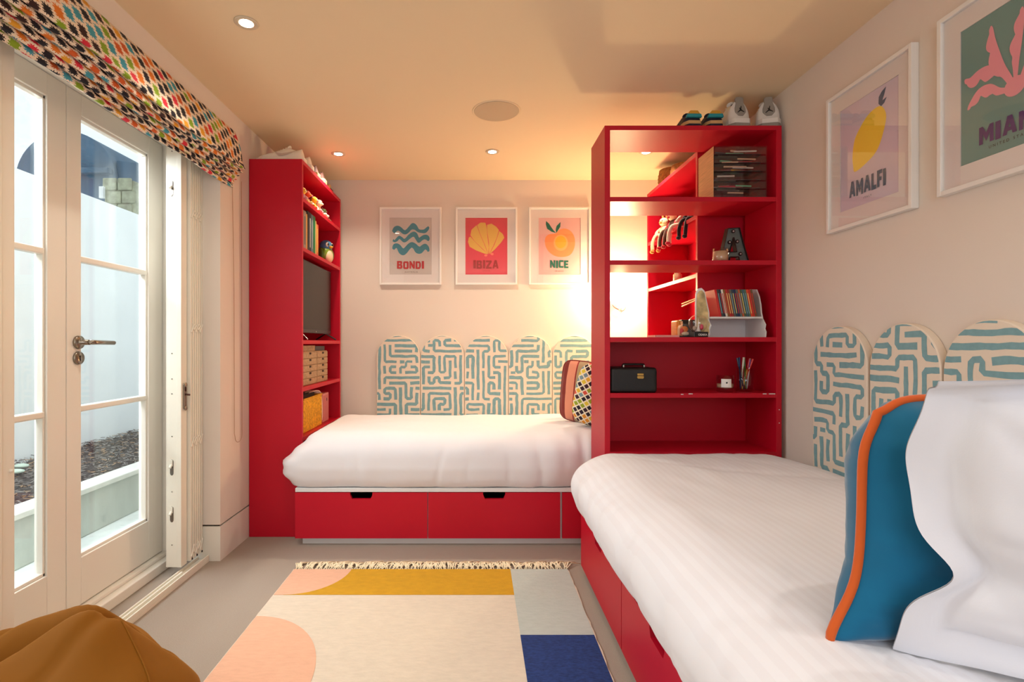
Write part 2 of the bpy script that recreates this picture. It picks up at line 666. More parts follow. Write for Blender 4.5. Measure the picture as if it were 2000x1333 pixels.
# ------------------------------------------------------------------ floor track and folding security grilles
t = thing('door_track', 'white painted metal track running along the carpet before the glazed doors', 'track', (-1.372, 1.69, 0))
mb = MB()
mb.box(-1.402, -1.342, 0.76, 2.625, 0.0, 0.012)
mb.box(-1.349, -1.342, 0.76, 2.625, 0.012, 0.034)
mb.box(-1.402, -1.395, 0.76, 2.625, 0.012, 0.026)
mb.build('base_channel', GREYW, t, bevel=0.0015)
mb = MB()
mb.box(-1.378, -1.370, 0.76, 2.44, 0.012, 0.030)
mb.build('guide_rib', GREYW, t)

g = thing('security_grille', 'white folding metal security grille stacked by the panelled pier', 'grille', (-1.40, 2.53, 0.03))
# leading post: U channel seen from its open side, leaning a little
post = MB()
yp = 2.452
post.box(-1.452, -1.402, yp, yp + 0.004, 0.045, 2.06)
post.box(-1.404, -1.384, yp - 0.002, yp + 0.046, 0.045, 2.06)
post.box(-1.456, -1.452, yp, yp + 0.042, 0.045, 2.06)
po = post.build('leading_post', GREYW, g, bevel=0.001)
for z in (1.83, 0.52, 0.30):
    m_ = MB()
    m_.box(-1.437, -1.421, yp - 0.001, yp + 0.001, z - 0.034, z + 0.022)
    m_.ell((-1.429, yp, z + 0.022), (0.008, 0.0012, 0.010), 10)
    m_.ell((-1.429, yp, z - 0.034), (0.008, 0.0012, 0.010), 10)
    m_.build('bolt_slot', mat('slot_dark_metal', rgb(120, 112, 104), 0.4, 0.8), po)
    m_ = MB().tube([(-1.431, yp - 0.002, z + 0.006), (-1.431, yp - 0.012, z - 0.006)], 0.006, 8)
    m_.box(-1.438, -1.424, yp - 0.004, yp - 0.001, z + 0.0, z + 0.030)
    m_.build('hook_bolt', GREYW, po)
for z in (2.0, 1.70, 1.05, 0.93, 0.86, 0.66, 0.40, 0.15):
    MB().lathe([(0.0, -0.001), (0.003, -0.001), (0.003, 0.0005), (0.0, 0.0005)], (-1.428, yp - 0.0005, z), 10, axis='y').build('screw', CHROME, po)
lk = MB()
lk.box(-1.384, -1.377, yp + 0.012, yp + 0.034, 0.79, 0.90)
lk.ell((-1.376, yp + 0.023, 0.90), (0.004, 0.011, 0.011), 12)
lk.ell((-1.376, yp + 0.023, 0.79), (0.004, 0.011, 0.011), 12)
l_ = lk.build('lock_plate', CHROME, g, bevel=0.001)
m_ = MB().tube([(-1.376, yp + 0.024, 0.855), (-1.358, yp + 0.026, 0.853)], 0.0045, 8)
m_.box(-1.377, -1.3745, yp + 0.020, yp + 0.026, 0.870, 0.892)
m_.build('thumb_turn', mat('dark_bronze', rgb(84, 52, 44), 0.35, 0.9), l_)
for i in range(6):
    y = 2.503 + i * 0.0195
    MB().box(-1.398, -1.368, y, y + 0.0115, 0.055, 2.06).build('grille_bar', GREYW, g, bevel=0.0015)
for i in range(5):
    y = 2.505 + i * 0.0195
    for (za, zb_) in ((0.075, 0.125), (0.60, 0.645), (1.15, 1.19), (1.70, 1.74)):
        MB().tube([(-1.366, y, za + 0.012 * (i % 2)), (-1.366, y + 0.024, zb_ - 0.006 * (i % 2))], 0.0035, 6).build('lattice_link', GREYW, g)
for i in range(3):
    MB().ell((-1.3675, 2.515 + i * 0.045, 0.060), (0.003, 0.0045, 0.006), 10).build('roller', BLACK, g)
MB().box(-1.412, -1.356, 2.50, 2.624, 2.06, 2.075).build('head_guide', GREYW, g)

g2 = thing('security_grille', 'white folded security grille at the left edge of the photo, before the nearer glazed door', 'grille', (-1.39, 1.50, 0.03))
mb = MB()
mb.box(-1.42, -1.380, 1.470, 1.562, 0.045, 2.10)
mb.box(-1.384, -1.374, 1.470, 1.515, 0.045, 2.10)
p2 = mb.build('leading_post', GREYW, g2, bevel=0.002)
MB().ell((-1.378, 1.548, 0.72), (0.006, 0.006, 0.006), 10).build('screw', GREYW, p2)
for i in range(8):
    y = 1.45 - i * 0.020
    MB().box(-1.40, -1.372, y, y + 0.012, 0.055, 2.10).build('grille_bar', GREYW, g2)
MB().box(-1.412, -1.356, 1.30, 1.56, 2.10, 2.115).build('head_guide', GREYW, g2)

# ------------------------------------------------------------------ roman blind
BY0, BY1 = 0.62, 2.735
bt = thing('roman_blind', 'raised roman blind in multicoloured ikat print above the glazed doors', 'blind', (-1.25, 1.7, 1.94))


def blind_profile(y):
    """list of (x, z) from the head rail down the front face and over the stacked folds"""
    e = sst(2.735, 2.40, y)
    pts = [(-1.286, 2.205), (-1.262, 2.205)]
    zt = 2.02 + 0.012 * math.sin(y * 5.0)
    for k in range(1, 9):
        q = k / 8
        pts.append((-1.262 + (0.072 * q ** 1.1) * (0.55 + 0.45 * e) + 0.010 * math.sin(PI * q), 2.205 - (2.205 - zt) * q))
    A = Vector((pts[-1][0], pts[-1][1]))
    B = Vector((-1.300, 1.925 + 0.006 * math.sin(y * 9)))
    nf = 6
    d = (B - A)
    nrm = Vector((-d.y, d.x)).normalized()
    if nrm.y > 0:
        nrm = -nrm
    for k in range(nf):
        wob = 0.010 * nz((y, k * 3.1, 0), 3.0)
        a = A + d * (k / nf)
        for q in range(1, 7):
            tt = q / 6
            bul = 0.020 * math.sin(PI * tt) ** 0.7
            sag = 0.010 * math.sin(PI * tt * 2 + y * 11 + k) * 0.4
            p = a + d * (tt / nf) + nrm * (bul + (wob + sag) * math.sin(PI * tt))
            if q == 6:
                p = a + d * (tt / nf) - nrm * 0.012
            pts.append((p.x, p.y))
    pts.append((-1.286, 1.95))
    return pts


NP = len(blind_profile(1.0))
NY = 170
mb = MB()
vs, us, fs = [], [], []
for i in range(NY + 1):
    y = BY0 + (BY1 - BY0) * i / NY
    pr = blind_profile(y)
    L = 0.0
    for j, p in enumerate(pr):
        if j:
            dl = math.hypot(p[0] - pr[j - 1][0], p[1] - pr[j - 1][1])
            L += dl * (1.0 if j < 10 else 1.55)
        yy = y
        if i > NY - 4 and j > 2:
            yy = y - 0.02 * (i - NY + 4) * (j % 6 == 3)
        vs.append((p[0], yy, p[1]))
        us.append((y, L))
for i in range(NY):
    for j in range(NP - 1):
        a = i * NP + j
        fs.append((a, a + 1, a + NP + 1, a + NP))
fs.append(tuple(range(NP)))
fs.append(tuple(NY * NP + j for j in range(NP))[::-1])
mb.add(vs, fs, 0, us)
mb.build('folded_fabric', IKAT, bt, smooth=True)
MB().box(-1.287, -1.268, BY0 + 0.02, BY1 - 0.02, 2.175, 2.203).build('head_rail', WHITEM, bt)
# control cord loop
cd = thing('blind_cord', 'thin beaded cord loop hanging down the pier from the ikat blind', 'cord', (-1.280, 2.78, 0.56))
ya, yb = F * 1.280 / (CX - 457), F * 1.280 / (CX - 472)
pts = [(-1.280, ya - 0.02, 1.98), (-1.280, ya, 1.4), (-1.280, ya + 0.004, 0.62)]
for k in range(9):
    a = PI * k / 8
    pts.append((-1.280, (ya + yb) / 2 + 0.008 - math.cos(a) * (yb - ya) / 2 * 0.9, 0.60 - math.sin(a) * 0.035))
pts += [(-1.280, yb + 0.004, 0.62), (-1.280, yb, 1.4), (-1.280, yb - 0.004, 1.98)]
MB().tube(pts, 0.0013, 6).build('cord', mat('cord_tan', rgb(170, 130, 96), 0.7), cd)

# ------------------------------------------------------------------ ceiling: downlights and loudspeaker
EMIT = mat('lamp_glow', (1.0, 0.93, 0.80, 1), 0.5, emit=14)
dls = [(-0.875, 1.988, 'recessed downlight nearest the camera, above the glazed doors'),
       (-0.888, 3.366, 'recessed downlight above the tall red shelf unit beside the window wall'),
       (0.103, 3.327, 'recessed downlight above the middle of the back bed'),
       (1.085, 3.335, 'recessed downlight glimpsed through the top opening of the freestanding red shelves')]
dl0 = thing('downlight', dls[0][2], 'ceiling light', (0, 0, 0), group='recessed ceiling downlights', world=False)
MB().lathe([(0.028, -0.0015), (0.040, -0.0035), (0.044, -0.001), (0.044, 0.002), (0.028, 0.002)], n=28).build('bezel', mat('downlight_bezel', rgb(214, 196, 168), 0.4), dl0, smooth=True)
MB().lathe([(0.0, -0.0022), (0.026, -0.0022), (0.026, 0.0), (0.0, 0.0)], n=24).build('lamp', EMIT, dl0)
dl0.location = (dls[0][0], dls[0][1], ZC - 0.002)
for x, y, lb in dls[1:]:
    clone(dl0, (x, y, ZC - 0.002), label=lb)
for x, y, lb in dls:
    light('downlight_lamp', 'SPOT', (x, y, ZC - 0.012), SPOT_W * (0.75 if y < 2.2 else 1.0), WARM2 if y > 2.2 else (1.0, 0.92, 0.80), (0, 0, 0), spot_size=math.radians(125), spot_blend=0.8, shadow_soft_size=0.03)
for x, y in ((-0.875, 0.61), (0.103, 0.61), (1.085, 0.61), (0.103, -0.7)):  # unseen fill spots added over the near room, without fixtures
    light('downlight_lamp', 'SPOT', (x, y, ZC - 0.012), SPOT_W * 0.42, (1.0, 0.94, 0.86), (0, 0, 0), spot_size=math.radians(130), spot_blend=0.8, shadow_soft_size=0.03)
sp = thing('ceiling_speaker', 'round flush ceiling loudspeaker grille in the middle of the ceiling', 'speaker', (0.107, 2.748, ZC))
sx, sy = 0.107, 2.748
MB().lathe([(0.0, -0.004), (0.117, -0.004), (0.119, -0.0015), (0.119, 0.001), (0, 0.001)], (sx, sy, ZC), 48).build('speaker_grille', mat('speaker_mesh', rgb(205, 182, 150), 0.7, bump=0.6, bscale=900), sp, smooth=False)
MB().lathe([(0.119, -0.002), (0.125, -0.005), (0.128, -0.002), (0.128, 0.001), (0.119, 0.001)], (sx, sy, ZC), 48).build('rim', CEIL, sp, smooth=True)

# ================================================================== OUTSIDE
PATIO = mat('pale_patio_stone', rgb(205, 210, 205), 0.9, bump=0.4, bscale=40, var=0.10, vscale=9, bdist=0.004)
RENDERW = mat('white_garden_render', rgb(236, 240, 240), 0.9, bump=0.15, bscale=60, var=0.03, vscale=3)
PLANT = mat('weathered_planter_render', rgb(196, 202, 192), 0.9, bump=0.3, bscale=50, var=0.12, vscale=5, stretch=(1, 1, 0.35), bdist=0.004)
LEDGE = mat('planter_coping', rgb(224, 226, 216), 0.9, bump=0.3, bscale=60, var=0.06, vscale=12)
MULCH = mat('dark_bark_mulch', rgb(84, 78, 76), 1.0, bump=1.0, bscale=70, var=0.5, vscale=60, stretch=(1, 0.3, 1), bdist=0.02)
SLATE = mat('slate_blue_cladding', rgb(84, 106, 126), 0.8, bump=0.3, bscale=30, var=0.15, vscale=5, stretch=(1, 1, 0.2))
STONE = mat('lichened_stone', rgb(150, 152, 128), 0.95, bump=0.7, bscale=20, var=0.3, vscale=12, bdist=0.02)
struct('trim_4', MB().box(-3.6, -1.66, -1.6, 12.0, -0.14, -0.05), PATIO)
struct('wall_exterior', MB().box(-1.668, -1.60, 2.60, 2.80, -0.05, 2.32), RENDERW)
pl = thing('planter', 'long low rendered planter wall with pale coping beyond the glazed doors', 'planter', (-2.36, 4.5, -0.05))
MB().box(-2.42, -2.32, -1.5, 12, -0.05, 0.205).build('planter_wall', PLANT, pl, bevel=0.006)
MB().box(-2.45, -2.305, -1.5, 12, 0.205, 0.240).build('coping', LEDGE, pl, bevel=0.006)
mu = MB()
mu.grid(lambda u, v: Vector((-2.44 - 0.82 * u, -0.5 + 8.5 * v, 0.185 + 0.06 * u + 0.035 * nz((u * 2, v * 17, 0), 3.0) + 0.012 * nz((u * 10, v * 90, 0), 2.0))), 24, 220)
tag(mu.build('mulch_bed', MULCH, o=(-2.86, 3.5, 0.2), smooth=True), 'dark bark mulch filling the planter outside', 'mulch', kind='stuff')
CH = None
chm = MB()
for i in range(3600):
    x = -2.46 - RND.random() * 0.78
    y = 2.6 + RND.random() * 3.9
    z = 0.19 + 0.06 * (-(x + 2.44) / 0.84) + 0.02 + RND.random() * 0.012
    a = RND.random() * PI
    l, w = 0.006 + RND.random() * 0.018, 0.0014 + RND.random() * 0.002
    d = Vector((math.cos(a), math.sin(a), RND.uniform(-0.3, 0.3)))
    n_ = Vector((-math.sin(a), math.cos(a), RND.uniform(-0.4, 0.4)))
    chm.obox((x, y, z), d * l, n_ * w, d.cross(n_).normalized() * 0.0015, RND.choice((0, 0, 1, 1, 1, 2)))
tag(chm.build('bark_chips', [mat('bark_dark', rgb(58, 50, 48), 1), mat('bark_grey', rgb(150, 146, 142), 1), mat('bark_tan', rgb(176, 146, 116), 1)], o=(-2.86, 4.5, 0.2)),
    'loose bark chips and straw lying over the mulch', 'bark chips', kind='stuff')
CH = 1.10
gw = MB().box(-3.42, -3.28, -1.6, 14, -0.05, 2.35)
tag(gw.build('garden_wall', RENDERW, o=(-3.35, 5, -0.05), bevel=0.01), 'tall white rendered garden wall behind the planter', 'wall')
sh = MB()
sh.box(-3.27, -3.20, 3.4, 3.55, 0.21, 0.29)
# slate outbuilding with an arched roof
Y0 = 11.0
ob = thing('arched_building', 'slate blue building with a rounded arched roof beyond the garden wall', 'building', (-8.6, Y0, 0))
ctr = at(128, 352, Y0)
R_ = 98 * Y0 / F
poly = [(ctr.x + R_ * math.cos(PI * k / 28), ctr.z + R_ * 0.98 * math.sin(PI * k / 28)) for k in range(29)]
poly += [(ctr.x - R_, -0.05), (ctr.x + R_, -0.05)]
MB().prism(poly, Y0, Y0 + 3.0, 'xz').build('arched_body', SLATE, ob)
a_, b_ = at(222, 311, Y0), at(300, 322, Y0)
MB().prism([(a_.x, -0.05), (b_.x + 1, -0.05), (b_.x + 1, b_.z - 0.1), (a_.x, a_.z)], Y0 + 0.1, Y0 + 2.5, 'xz').build('side_wing', SLATE, ob)
a_, b_ = at(120, 325, Y0 - 0.2), at(207, 336, Y0 - 0.2)
MB().box(a_.x, b_.x, Y0 - 0.16, Y0, b_.z, a_.z).build('ledge_moulding', SLATE, ob, bevel=0.02)
# stone gate pier
st = thing('stone_pier', 'lichen covered stone pier rising behind the white garden wall', 'pier', (-4.3, 5.9, 0))
Ys = 6.0
a_, b_ = at(203, 347, Ys), at(262, 420, Ys)
MB().box(a_.x, b_.x, Ys, Ys + 0.5, -0.05, a_.z - 0.03).build('rough_blocks', STONE, st, bevel=0.02)
for r in range(4):
    for c in range(2):
        x0 = a_.x + c * 0.17 + (0.05 if r % 2 else 0)
        z1 = a_.z - 0.01 - r * 0.15
        MB().box(x0, x0 + 0.16, Ys - 0.03, Ys, z1 - 0.14, z1).build('face_stone', STONE, st, bevel=0.02)
a_ = at(199, 372, Ys - 0.1)
tag(MB().box(a_.x - 0.02, a_.x + 0.03, Ys - 0.12, Ys - 0.09, a_.z - 0.09, a_.z + 0.04).build('wall_tag', WHITEM, o=(a_.x, Ys - 0.1, a_.z)), 'small white plate on the stone pier beyond the garden wall', 'plate')
# fallen leaves on mulch
lf = MB()
for (x, y) in ((-2.95, 3.35), (-3.05, 3.5), (-3.0, 3.62)):
    lf.ell((x, y, 0.275), (0.05, 0.035, 0.015), 10)
tag(lf.build('pale_leaves', mat('pale_leaf', rgb(196, 214, 200), 0.8), o=(-3, 3.5, 0.26), smooth=True), 'pale leaves lying on the planter mulch', 'leaves', kind='stuff')

# ================================================================== SHELF UNITS
TH = 0.022


def unit_face(name, label, loc, panels, shelves, extra=()):
    t = thing(name, label, 'shelf unit', loc)
    for nm, bx in panels:
        MB().box(*bx).build(nm, RED, t, bevel=0.0012)
    for bx in shelves:
        MB().box(*bx).build('shelf', RED, t, bevel=0.0012)
    return t


ZT = 2.142
# left unit: side panel towards the camera, open towards the bed
LX0, LX1, LY0, LY1 = -1.286, -0.986, 2.957, 3.800
LZ = [1.930, 1.647, 1.115, 0.843, 0.560]
uL = unit_face('red_shelf_unit', 'tall red shelf unit against the window wall, its plain side towards the camera', (-1.136, 3.38, 0),
               [('side_panel', (LX0, LX1, LY0, LY0 + TH, 0, ZT)), ('side_panel', (LX0, LX1, LY1 - TH, LY1, 0, ZT)),
                ('top_panel', (LX0, LX1 - 0.0, LY0 + TH, LY1 - TH, ZT - TH, ZT)),
                ('back_panel', (LX0, LX0 + 0.006, LY0 + TH, LY1 - TH, 0, ZT - TH))],
               [(LX0 + 0.006, LX1 - 0.001, LY0 + TH, LY1 - TH, z - TH, z) for z in LZ])
# freestanding unit between the beds, open towards the camera
RX0, RX1, RY0, RY1 = 0.616, 1.464, 2.502, 2.795
RZ = [1.800, 1.496, 1.127, 0.858, 0.577]
uR = unit_face('red_shelf_unit', 'freestanding tall red shelves between the two beds, open towards the camera', (1.04, 2.65, 0),
               [('side_panel', (RX0, RX0 + 0.026, RY0, RY1, 0, ZT)), ('side_panel', (RX1 - 0.026, RX1, RY0, RY1, 0, ZT)),
                ('top_panel', (RX0 + 0.026, RX1 - 0.026, RY0, RY1, ZT - TH, ZT)),
                ('back_panel', (RX0 + 0.026, RX1 - 0.026, RY1 - 0.008, RY1, 0, 1.127 - TH))],
               [(RX0 + 0.026, RX1 - 0.026, RY0 + 0.001, RY1 - 0.009, z - TH, z) for z in RZ])
m_ = MB()
for (px, py, w) in ((1345, 769, 8), (1490, 769, 7), (1502, 769, 12), (1330, 770, 5), (1521, 800, 2), (1521, 826, 2)):
    p = at(px, py, RY0)
    m_.box(p.x, p.x + w / 408, RY0 - 0.0006, RY0 + 0.001, p.z - 0.004, p.z)
m_.build('chipped_paint', WHITEM, uR)
# corner unit behind it, against the right wall, open to the left
KX0, KX1, KY0, KY1 = 1.200, 1.484, 2.832, 3.668
KZ = [1.800, 1.478, 1.127, 0.843, 0.60]
uK = unit_face('red_shelf_unit', 'red corner shelf unit glimpsed through the freestanding shelves, against the right wall', (1.34, 3.25, 0),
               [('side_panel', (KX0, KX1, KY0, KY0 + TH, 0, ZT)), ('side_panel', (KX0, KX1, KY1 - TH, KY1, 0, ZT)),
                ('top_panel', (KX0, KX1, KY0 + TH, KY1 - TH, ZT - TH, ZT)),
                ('back_panel', (KX1 - 0.006, KX1, KY0 + TH, KY1 - TH, 0, ZT - TH))],
               [(KX0 + 0.001, KX1 - 0.006, KY0 + TH, KY1 - TH, z - TH, z) for z in KZ])
m_ = MB()
m_.tube([(1.21, 2.86, 1.345), (1.19, 3.02, 1.325)], 0.004, 8)
m_.tube([(1.21, 2.86, 1.335), (1.19, 3.02, 1.310)], 0.004, 8)
m_.build('peg_rail', mat('pale_metal', rgb(226, 196, 150), 0.3, 0.6), uK)

# ================================================================== BEDS
def drawer_front(t, axis, a0, a1, face, depth, z0, z1, hcut, mats):
    """drawer front with a bevelled hand cut-out in its top edge. axis 'x': front spans x, faces -y; axis 'y': spans y, faces -x"""
    c = (a0 + a1) / 2
    hw, hd = hcut
    poly = [(a0, z0), (a1, z0), (a1, z1), (c + hw, z1), (c + hw - 0.006, z1 - hd + 0.006), (c + hw - 0.012, z1 - hd),
            (c - hw + 0.012, z1 - hd), (c - hw + 0.006, z1 - hd + 0.006), (c - hw, z1), (a0, z1)]
    # split into convex pieces: left, right, lower middle
    L = [(a0, z0), (c - hw, z0), (c - hw, z1), (a0, z1)]
    Rr = [(c + hw, z0), (a1, z0), (a1, z1), (c + hw, z1)]
    M = [(c - hw, z0), (c + hw, z0), (c + hw, z1 - hd * 0.35), (c + hw - 0.010, z1 - hd), (c - hw + 0.010, z1 - hd), (c - hw, z1 - hd * 0.35)]
    mb = MB()
    for p in (L, M, Rr):
        mb.prism(p, face, face + depth, 'xz' if axis == 'x' else 'yz')
    d = mb.build('drawer', mats, t)
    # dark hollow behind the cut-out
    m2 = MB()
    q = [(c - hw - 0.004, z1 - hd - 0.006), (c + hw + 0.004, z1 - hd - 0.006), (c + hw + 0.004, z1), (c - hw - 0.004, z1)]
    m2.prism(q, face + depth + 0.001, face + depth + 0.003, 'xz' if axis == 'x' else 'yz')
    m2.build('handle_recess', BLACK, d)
    return d


ZD0, ZD1 = 0.041, 0.288
YD = F / 361.0                      # drawer face of the back bed
bB = thing('bed_base', 'white bed base with red drawer fronts under the back wall', 'bed base', (0.10, 3.35, 0))
MB().box(-0.950, 1.17, YD + 0.035, 3.90, 0.0, 0.042).build('plinth', WHITEM, bB)
MB().box(-0.978, 1.19, YD + 0.019, 3.90, 0.042, 0.290).build('carcass', WHITEM, bB)
MB().box(-0.980, 1.19, YD + 0.002, 3.905, 0.291, 0.312).build('platform', WHITEM, bB, bevel=0.002)
for (a, b) in ((-0.980, -0.264), (-0.260, 0.455)):
    drawer_front(bB, 'x', a, b, YD, 0.018, ZD0, ZD1, (0.060, 0.034), RED)
MB().box(0.466, 1.188, YD, YD + 0.018, ZD0, ZD1).build('drawer', RED, bB)

XD = 0.500
bR = thing('bed_base', 'white bed base with red drawer fronts along the right wall', 'bed base', (1.0, 1.45, 0))
MB().box(XD + 0.036, 1.47, 0.42, 2.46, 0.0, 0.042).build('plinth', WHITEM, bR)
MB().box(XD + 0.019, 1.475, 0.41, 2.49, 0.042, 0.290).build('carcass', WHITEM, bR)
MB().box(XD + 0.002, 1.478, 0.41, 2.492, 0.291, 0.312).build('platform', WHITEM, bR, bevel=0.002)
yc = F * XD / (1213.5 - CX)
for (a, b) in ((yc + 0.003, 2.49), (yc - 0.700, yc - 0.003), (yc - 1.38, yc - 0.706)):
    drawer_front(bR, 'y', a, b, XD, 0.018, ZD0, ZD1, (0.060, 0.034), RED)

SHEET = mat('white_cotton_duvet', rgb(236, 235, 238), 0.9, bump=0.08, bscale=500, sheen=0.1)
# satin stripe duvet: stripes run along the bed
SATIN = mat('white_satin_stripe', rgb(236, 234, 234), 0.8, sheen=0.1)
g_ = NG(SATIN)
nt = SATIN.node_tree
tc = nt.nodes.new('ShaderNodeTexCoord')
sp_ = nt.nodes.new('ShaderNodeSeparateXYZ')
nt.links.new(tc.outputs['Object'], sp_.inputs[0])
fr = g_.m('FRACT', g_.m('DIVIDE', sp_.outputs[0], 0.026))
st_ = g_.m('LESS_THAN', fr, 0.5)
mx = nt.nodes.new('ShaderNodeMix')
mx.data_type = 'RGBA'
nt.links.new(st_, mx.inputs[0])
mx.inputs[6].default_value = rgb(238, 238, 242)
mx.inputs[7].default_value = rgb(235, 234, 238)
nt.links.new(mx.outputs[2], nt.nodes['Principled BSDF'].inputs['Base Color'])
rg = g_.m('ADD', g_.m('MULTIPLY', st_, -0.12), 0.85)
nt.links.new(rg, nt.nodes['Principled BSDF'].inputs['Roughness'])

# right duvet
def duvR(p, n):
    x, y, z = p
    # hem tucks in
    if z < 0.44:
        x += (0.44 - z) * 0.30 * sst(0.75, 0.50, x)
    dx = 0.010 * nz((x * 1.5, y * 1.0, z), 3.0, 4) + 0.004 * nz(p, 9, 2)
    if n.z > 0.2:
        z += (0.014 * nz((x, y, 0), 2.2, 1) + 0.0035 * nz((x * 2, y, 0), 7, 5)) * n.z
        z += 0.020 * sst(0.9, 1.42, x) * sst(2.45, 2.0, y) + 0.005 * crease(x * 0.5 + y * 0.6, y * 0.3, 0, 4, 0.06, 21)
    # long vertical gathers on the drop
    side = sst(0.62, 0.47, x)
    x -= side * 0.010 * crease(0, y * 2.2, z * 0.5, 4, 0.10, 31)
    x += side * (0.006 * math.sin(y * 38 + 3 * nz((0, y, 0), 2)) * sst(1.7, 2.3, y) + dx)
    if z < 0.40:
        z += side * 0.012 * nz((0, y, 0), 3.3, 3)
    return Vector((x, y, max(z, 0.316 if x > XD else 0.325)))


dr = thing('duvet', 'white satin striped duvet on the bed along the right wall', 'duvet', (0.96, 1.45, 0.315))
mb = MB()
puffbox(mb, (0.428, 0.40, 0.245), (1.476, 2.490, 0.600), (0.20, 0.17, 0.135), (60, 120, 22), duvR)
mb.build('duvet_cover', SATIN, dr, smooth=True, weld=True)


def duvB(p, n):
    x, y, z = p
    if z < 0.42:
        y += (0.42 - z) * 0.25 * sst(3.1, 2.85, y)
    if n.z > 0.2:
        z += (0.012 * nz((x, y, 0), 2.6, 8) + 0.003 * nz((x, y, 0), 9, 5) + 0.005 * crease(x * 0.8, y * 0.8, 0, 4, 0.06, 4)) * n.z
        z -= 0.035 * sst(3.55, 3.88, y)
    fr_ = sst(3.05, 2.84, y)
    y += 0.018 * sst(0.45, 0.60, x) * fr_
    y -= fr_ * 0.008 * crease(x * 1.6, 0, z * 0.6, 4, 0.08, 44)
    y += fr_ * (0.010 * nz((x * 1.6, 0, z), 3, 3) + 0.004 * math.sin(x * 60 + 4 * nz((x, 0, 0), 3)) * sst(0.1, 0.5, x))
    # bunch bulging past the shelf unit's corner
    k = sst(2.945, 2.90, y) * sst(-0.70, -0.94, x)
    x -= k * 0.105 * math.exp(-((z - 0.43) / 0.085) ** 2)
    x -= k * 0.05 * sst(0.44, 0.33, z)
    if k > 0:
        x += k * 0.006 * math.sin(z * 90 + 2)
    if y > 2.945:
        x = max(x, -0.974)
    if z < 0.36:
        z += fr_ * 0.006 * nz((x, 0, 0), 5)
    return Vector((x, y, max(z, 0.316 if y > YD + 0.01 else 0.30)))


db = thing('duvet', 'plain white duvet on the bed under the back wall', 'duvet', (0.1, 3.35, 0.315))
mb = MB()
puffbox(mb, (-0.972, 2.795, 0.240), (1.185, 3.865, 0.605), (0.10, 0.16, 0.13), (150, 70, 26), duvB)
mb.build('duvet_cover', SHEET, db, smooth=True, weld=True)

# ================================================================== HEADBOARD PANELS
def clip_poly(sub, clip):
    """Sutherland-Hodgman against a convex counter-clockwise polygon"""
    out = list(sub)
    n = len(clip)
    for i in range(n):
        a, b = clip[i], clip[(i + 1) % n]
        inp, out = out, []
        if not inp:
            return []

        def side(p):
            return (b[0] - a[0]) * (p[1] - a[1]) - (b[1] - a[1]) * (p[0] - a[0])
        for k in range(len(inp)):
            p, q = inp[k - 1], inp[k]
            sp1, sq = side(p), side(q)
            if (sp1 >= 0) != (sq >= 0):
                t_ = sp1 / (sp1 - sq)
                out.append((p[0] + (q[0] - p[0]) * t_, p[1] + (q[1] - p[1]) * t_))
            if sq >= 0:
                out.append(q)
    return out


def labyrinth(rng, w, h, g):
    nx, ny = int(w / g) + 2, int(h / g) + 2
    free = {(i, j) for i in range(nx) for j in range(ny)}
    paths = []
    while free:
        start = min(free, key=lambda c: (sum(((c[0] + d[0], c[1] + d[1]) in free) for d in ((1, 0), (-1, 0), (0, 1), (0, -1))), rng.random()))
        cur = start
        free.discard(cur)
        path = [cur]
        d = None
        L = rng.randint(5, 13)
        while len(path) < L:
            opts = [q for q in ((1, 0), (-1, 0), (0, 1), (0, -1)) if (cur[0] + q[0], cur[1] + q[1]) in free]
            if not opts:
                break
            if d in opts and rng.random() < 0.62:
                q = d
            else:
                # curl back along the previous run when possible
                q = rng.choice(opts)
            d = q
            cur = (cur[0] + q[0], cur[1] + q[1])
            free.discard(cur)
            path.append(cur)
        paths.append(path)
    out = []
    for p in paths:
        pts = [Vector((-g * 0.4 + c[0] * g + rng.uniform(-1, 1) * g * 0.07, -g * 0.3 + c[1] * g + rng.uniform(-1, 1) * g * 0.07)) for c in p]
        if len(pts) == 1:
            pts.append(pts[0] + Vector((rng.choice((-1, 1)) * g * 0.45, 0)))
        out.append(pts)
    return out


HW, HH, HR = 0.328, 0.62, 0.164


def arch_panel(idx, hx):
    """local: x -w/2..w/2, faces -y, z 0..HH"""
    def arch(w, h):
        r = w / 2
        return [(-r, 0), (r, 0)] + [(r * math.cos(PI * k / 24), h - HR + (HR - (HW - w) / 2) * math.sin(PI * k / 24)) for k in range(25)]
    outer = arch(HW - 0.004, HH)
    mb = MB()
    mb.prism(outer, -0.032, 0.0, 'xz')
    rng = random.Random(40 + idx)
    cl = arch(HW - 0.012, HH)
    cl = [(p[0], max(p[1], 0.004)) for p in cl]
    rib = MB()
    g = 0.0395
    for path in labyrinth(rng, HW, HH, g):
        path = [p + Vector((-HW / 2, 0)) for p in path]
        # round corners a little
        pp = [path[0]]
        for k in range(1, len(path) - 1):
            pp += [path[k].lerp(path[k - 1], 0.22), path[k].lerp(path[k + 1], 0.22)]
        pp.append(path[-1])
        # extend ends
        pp[0] = pp[0] + (pp[0] - pp[1]).normalized() * g * 0.2
        pp[-1] = pp[-1] + (pp[-1] - pp[-2]).normalized() * g * 0.2
        wd = g * rng.uniform(0.46, 0.62)
        L_, R2 = [], []
        for k in range(len(pp)):
            d = (pp[min(k + 1, len(pp) - 1)] - pp[max(k - 1, 0)]).normalized()
            n = Vector((-d.y, d.x)) * wd / 2 * rng.uniform(0.88, 1.1)
            L_.append(pp[k] + n)
            R2.append(pp[k] - n)
        for k in range(len(pp) - 1):
            q = clip_poly([tuple(R2[k]), tuple(R2[k + 1]), tuple(L_[k + 1]), tuple(L_[k])], cl)
            if len(q) >= 3:
                rib.flat(q, lambda p: (p[0], -0.0326, p[1]), 1)
    return mb, rib


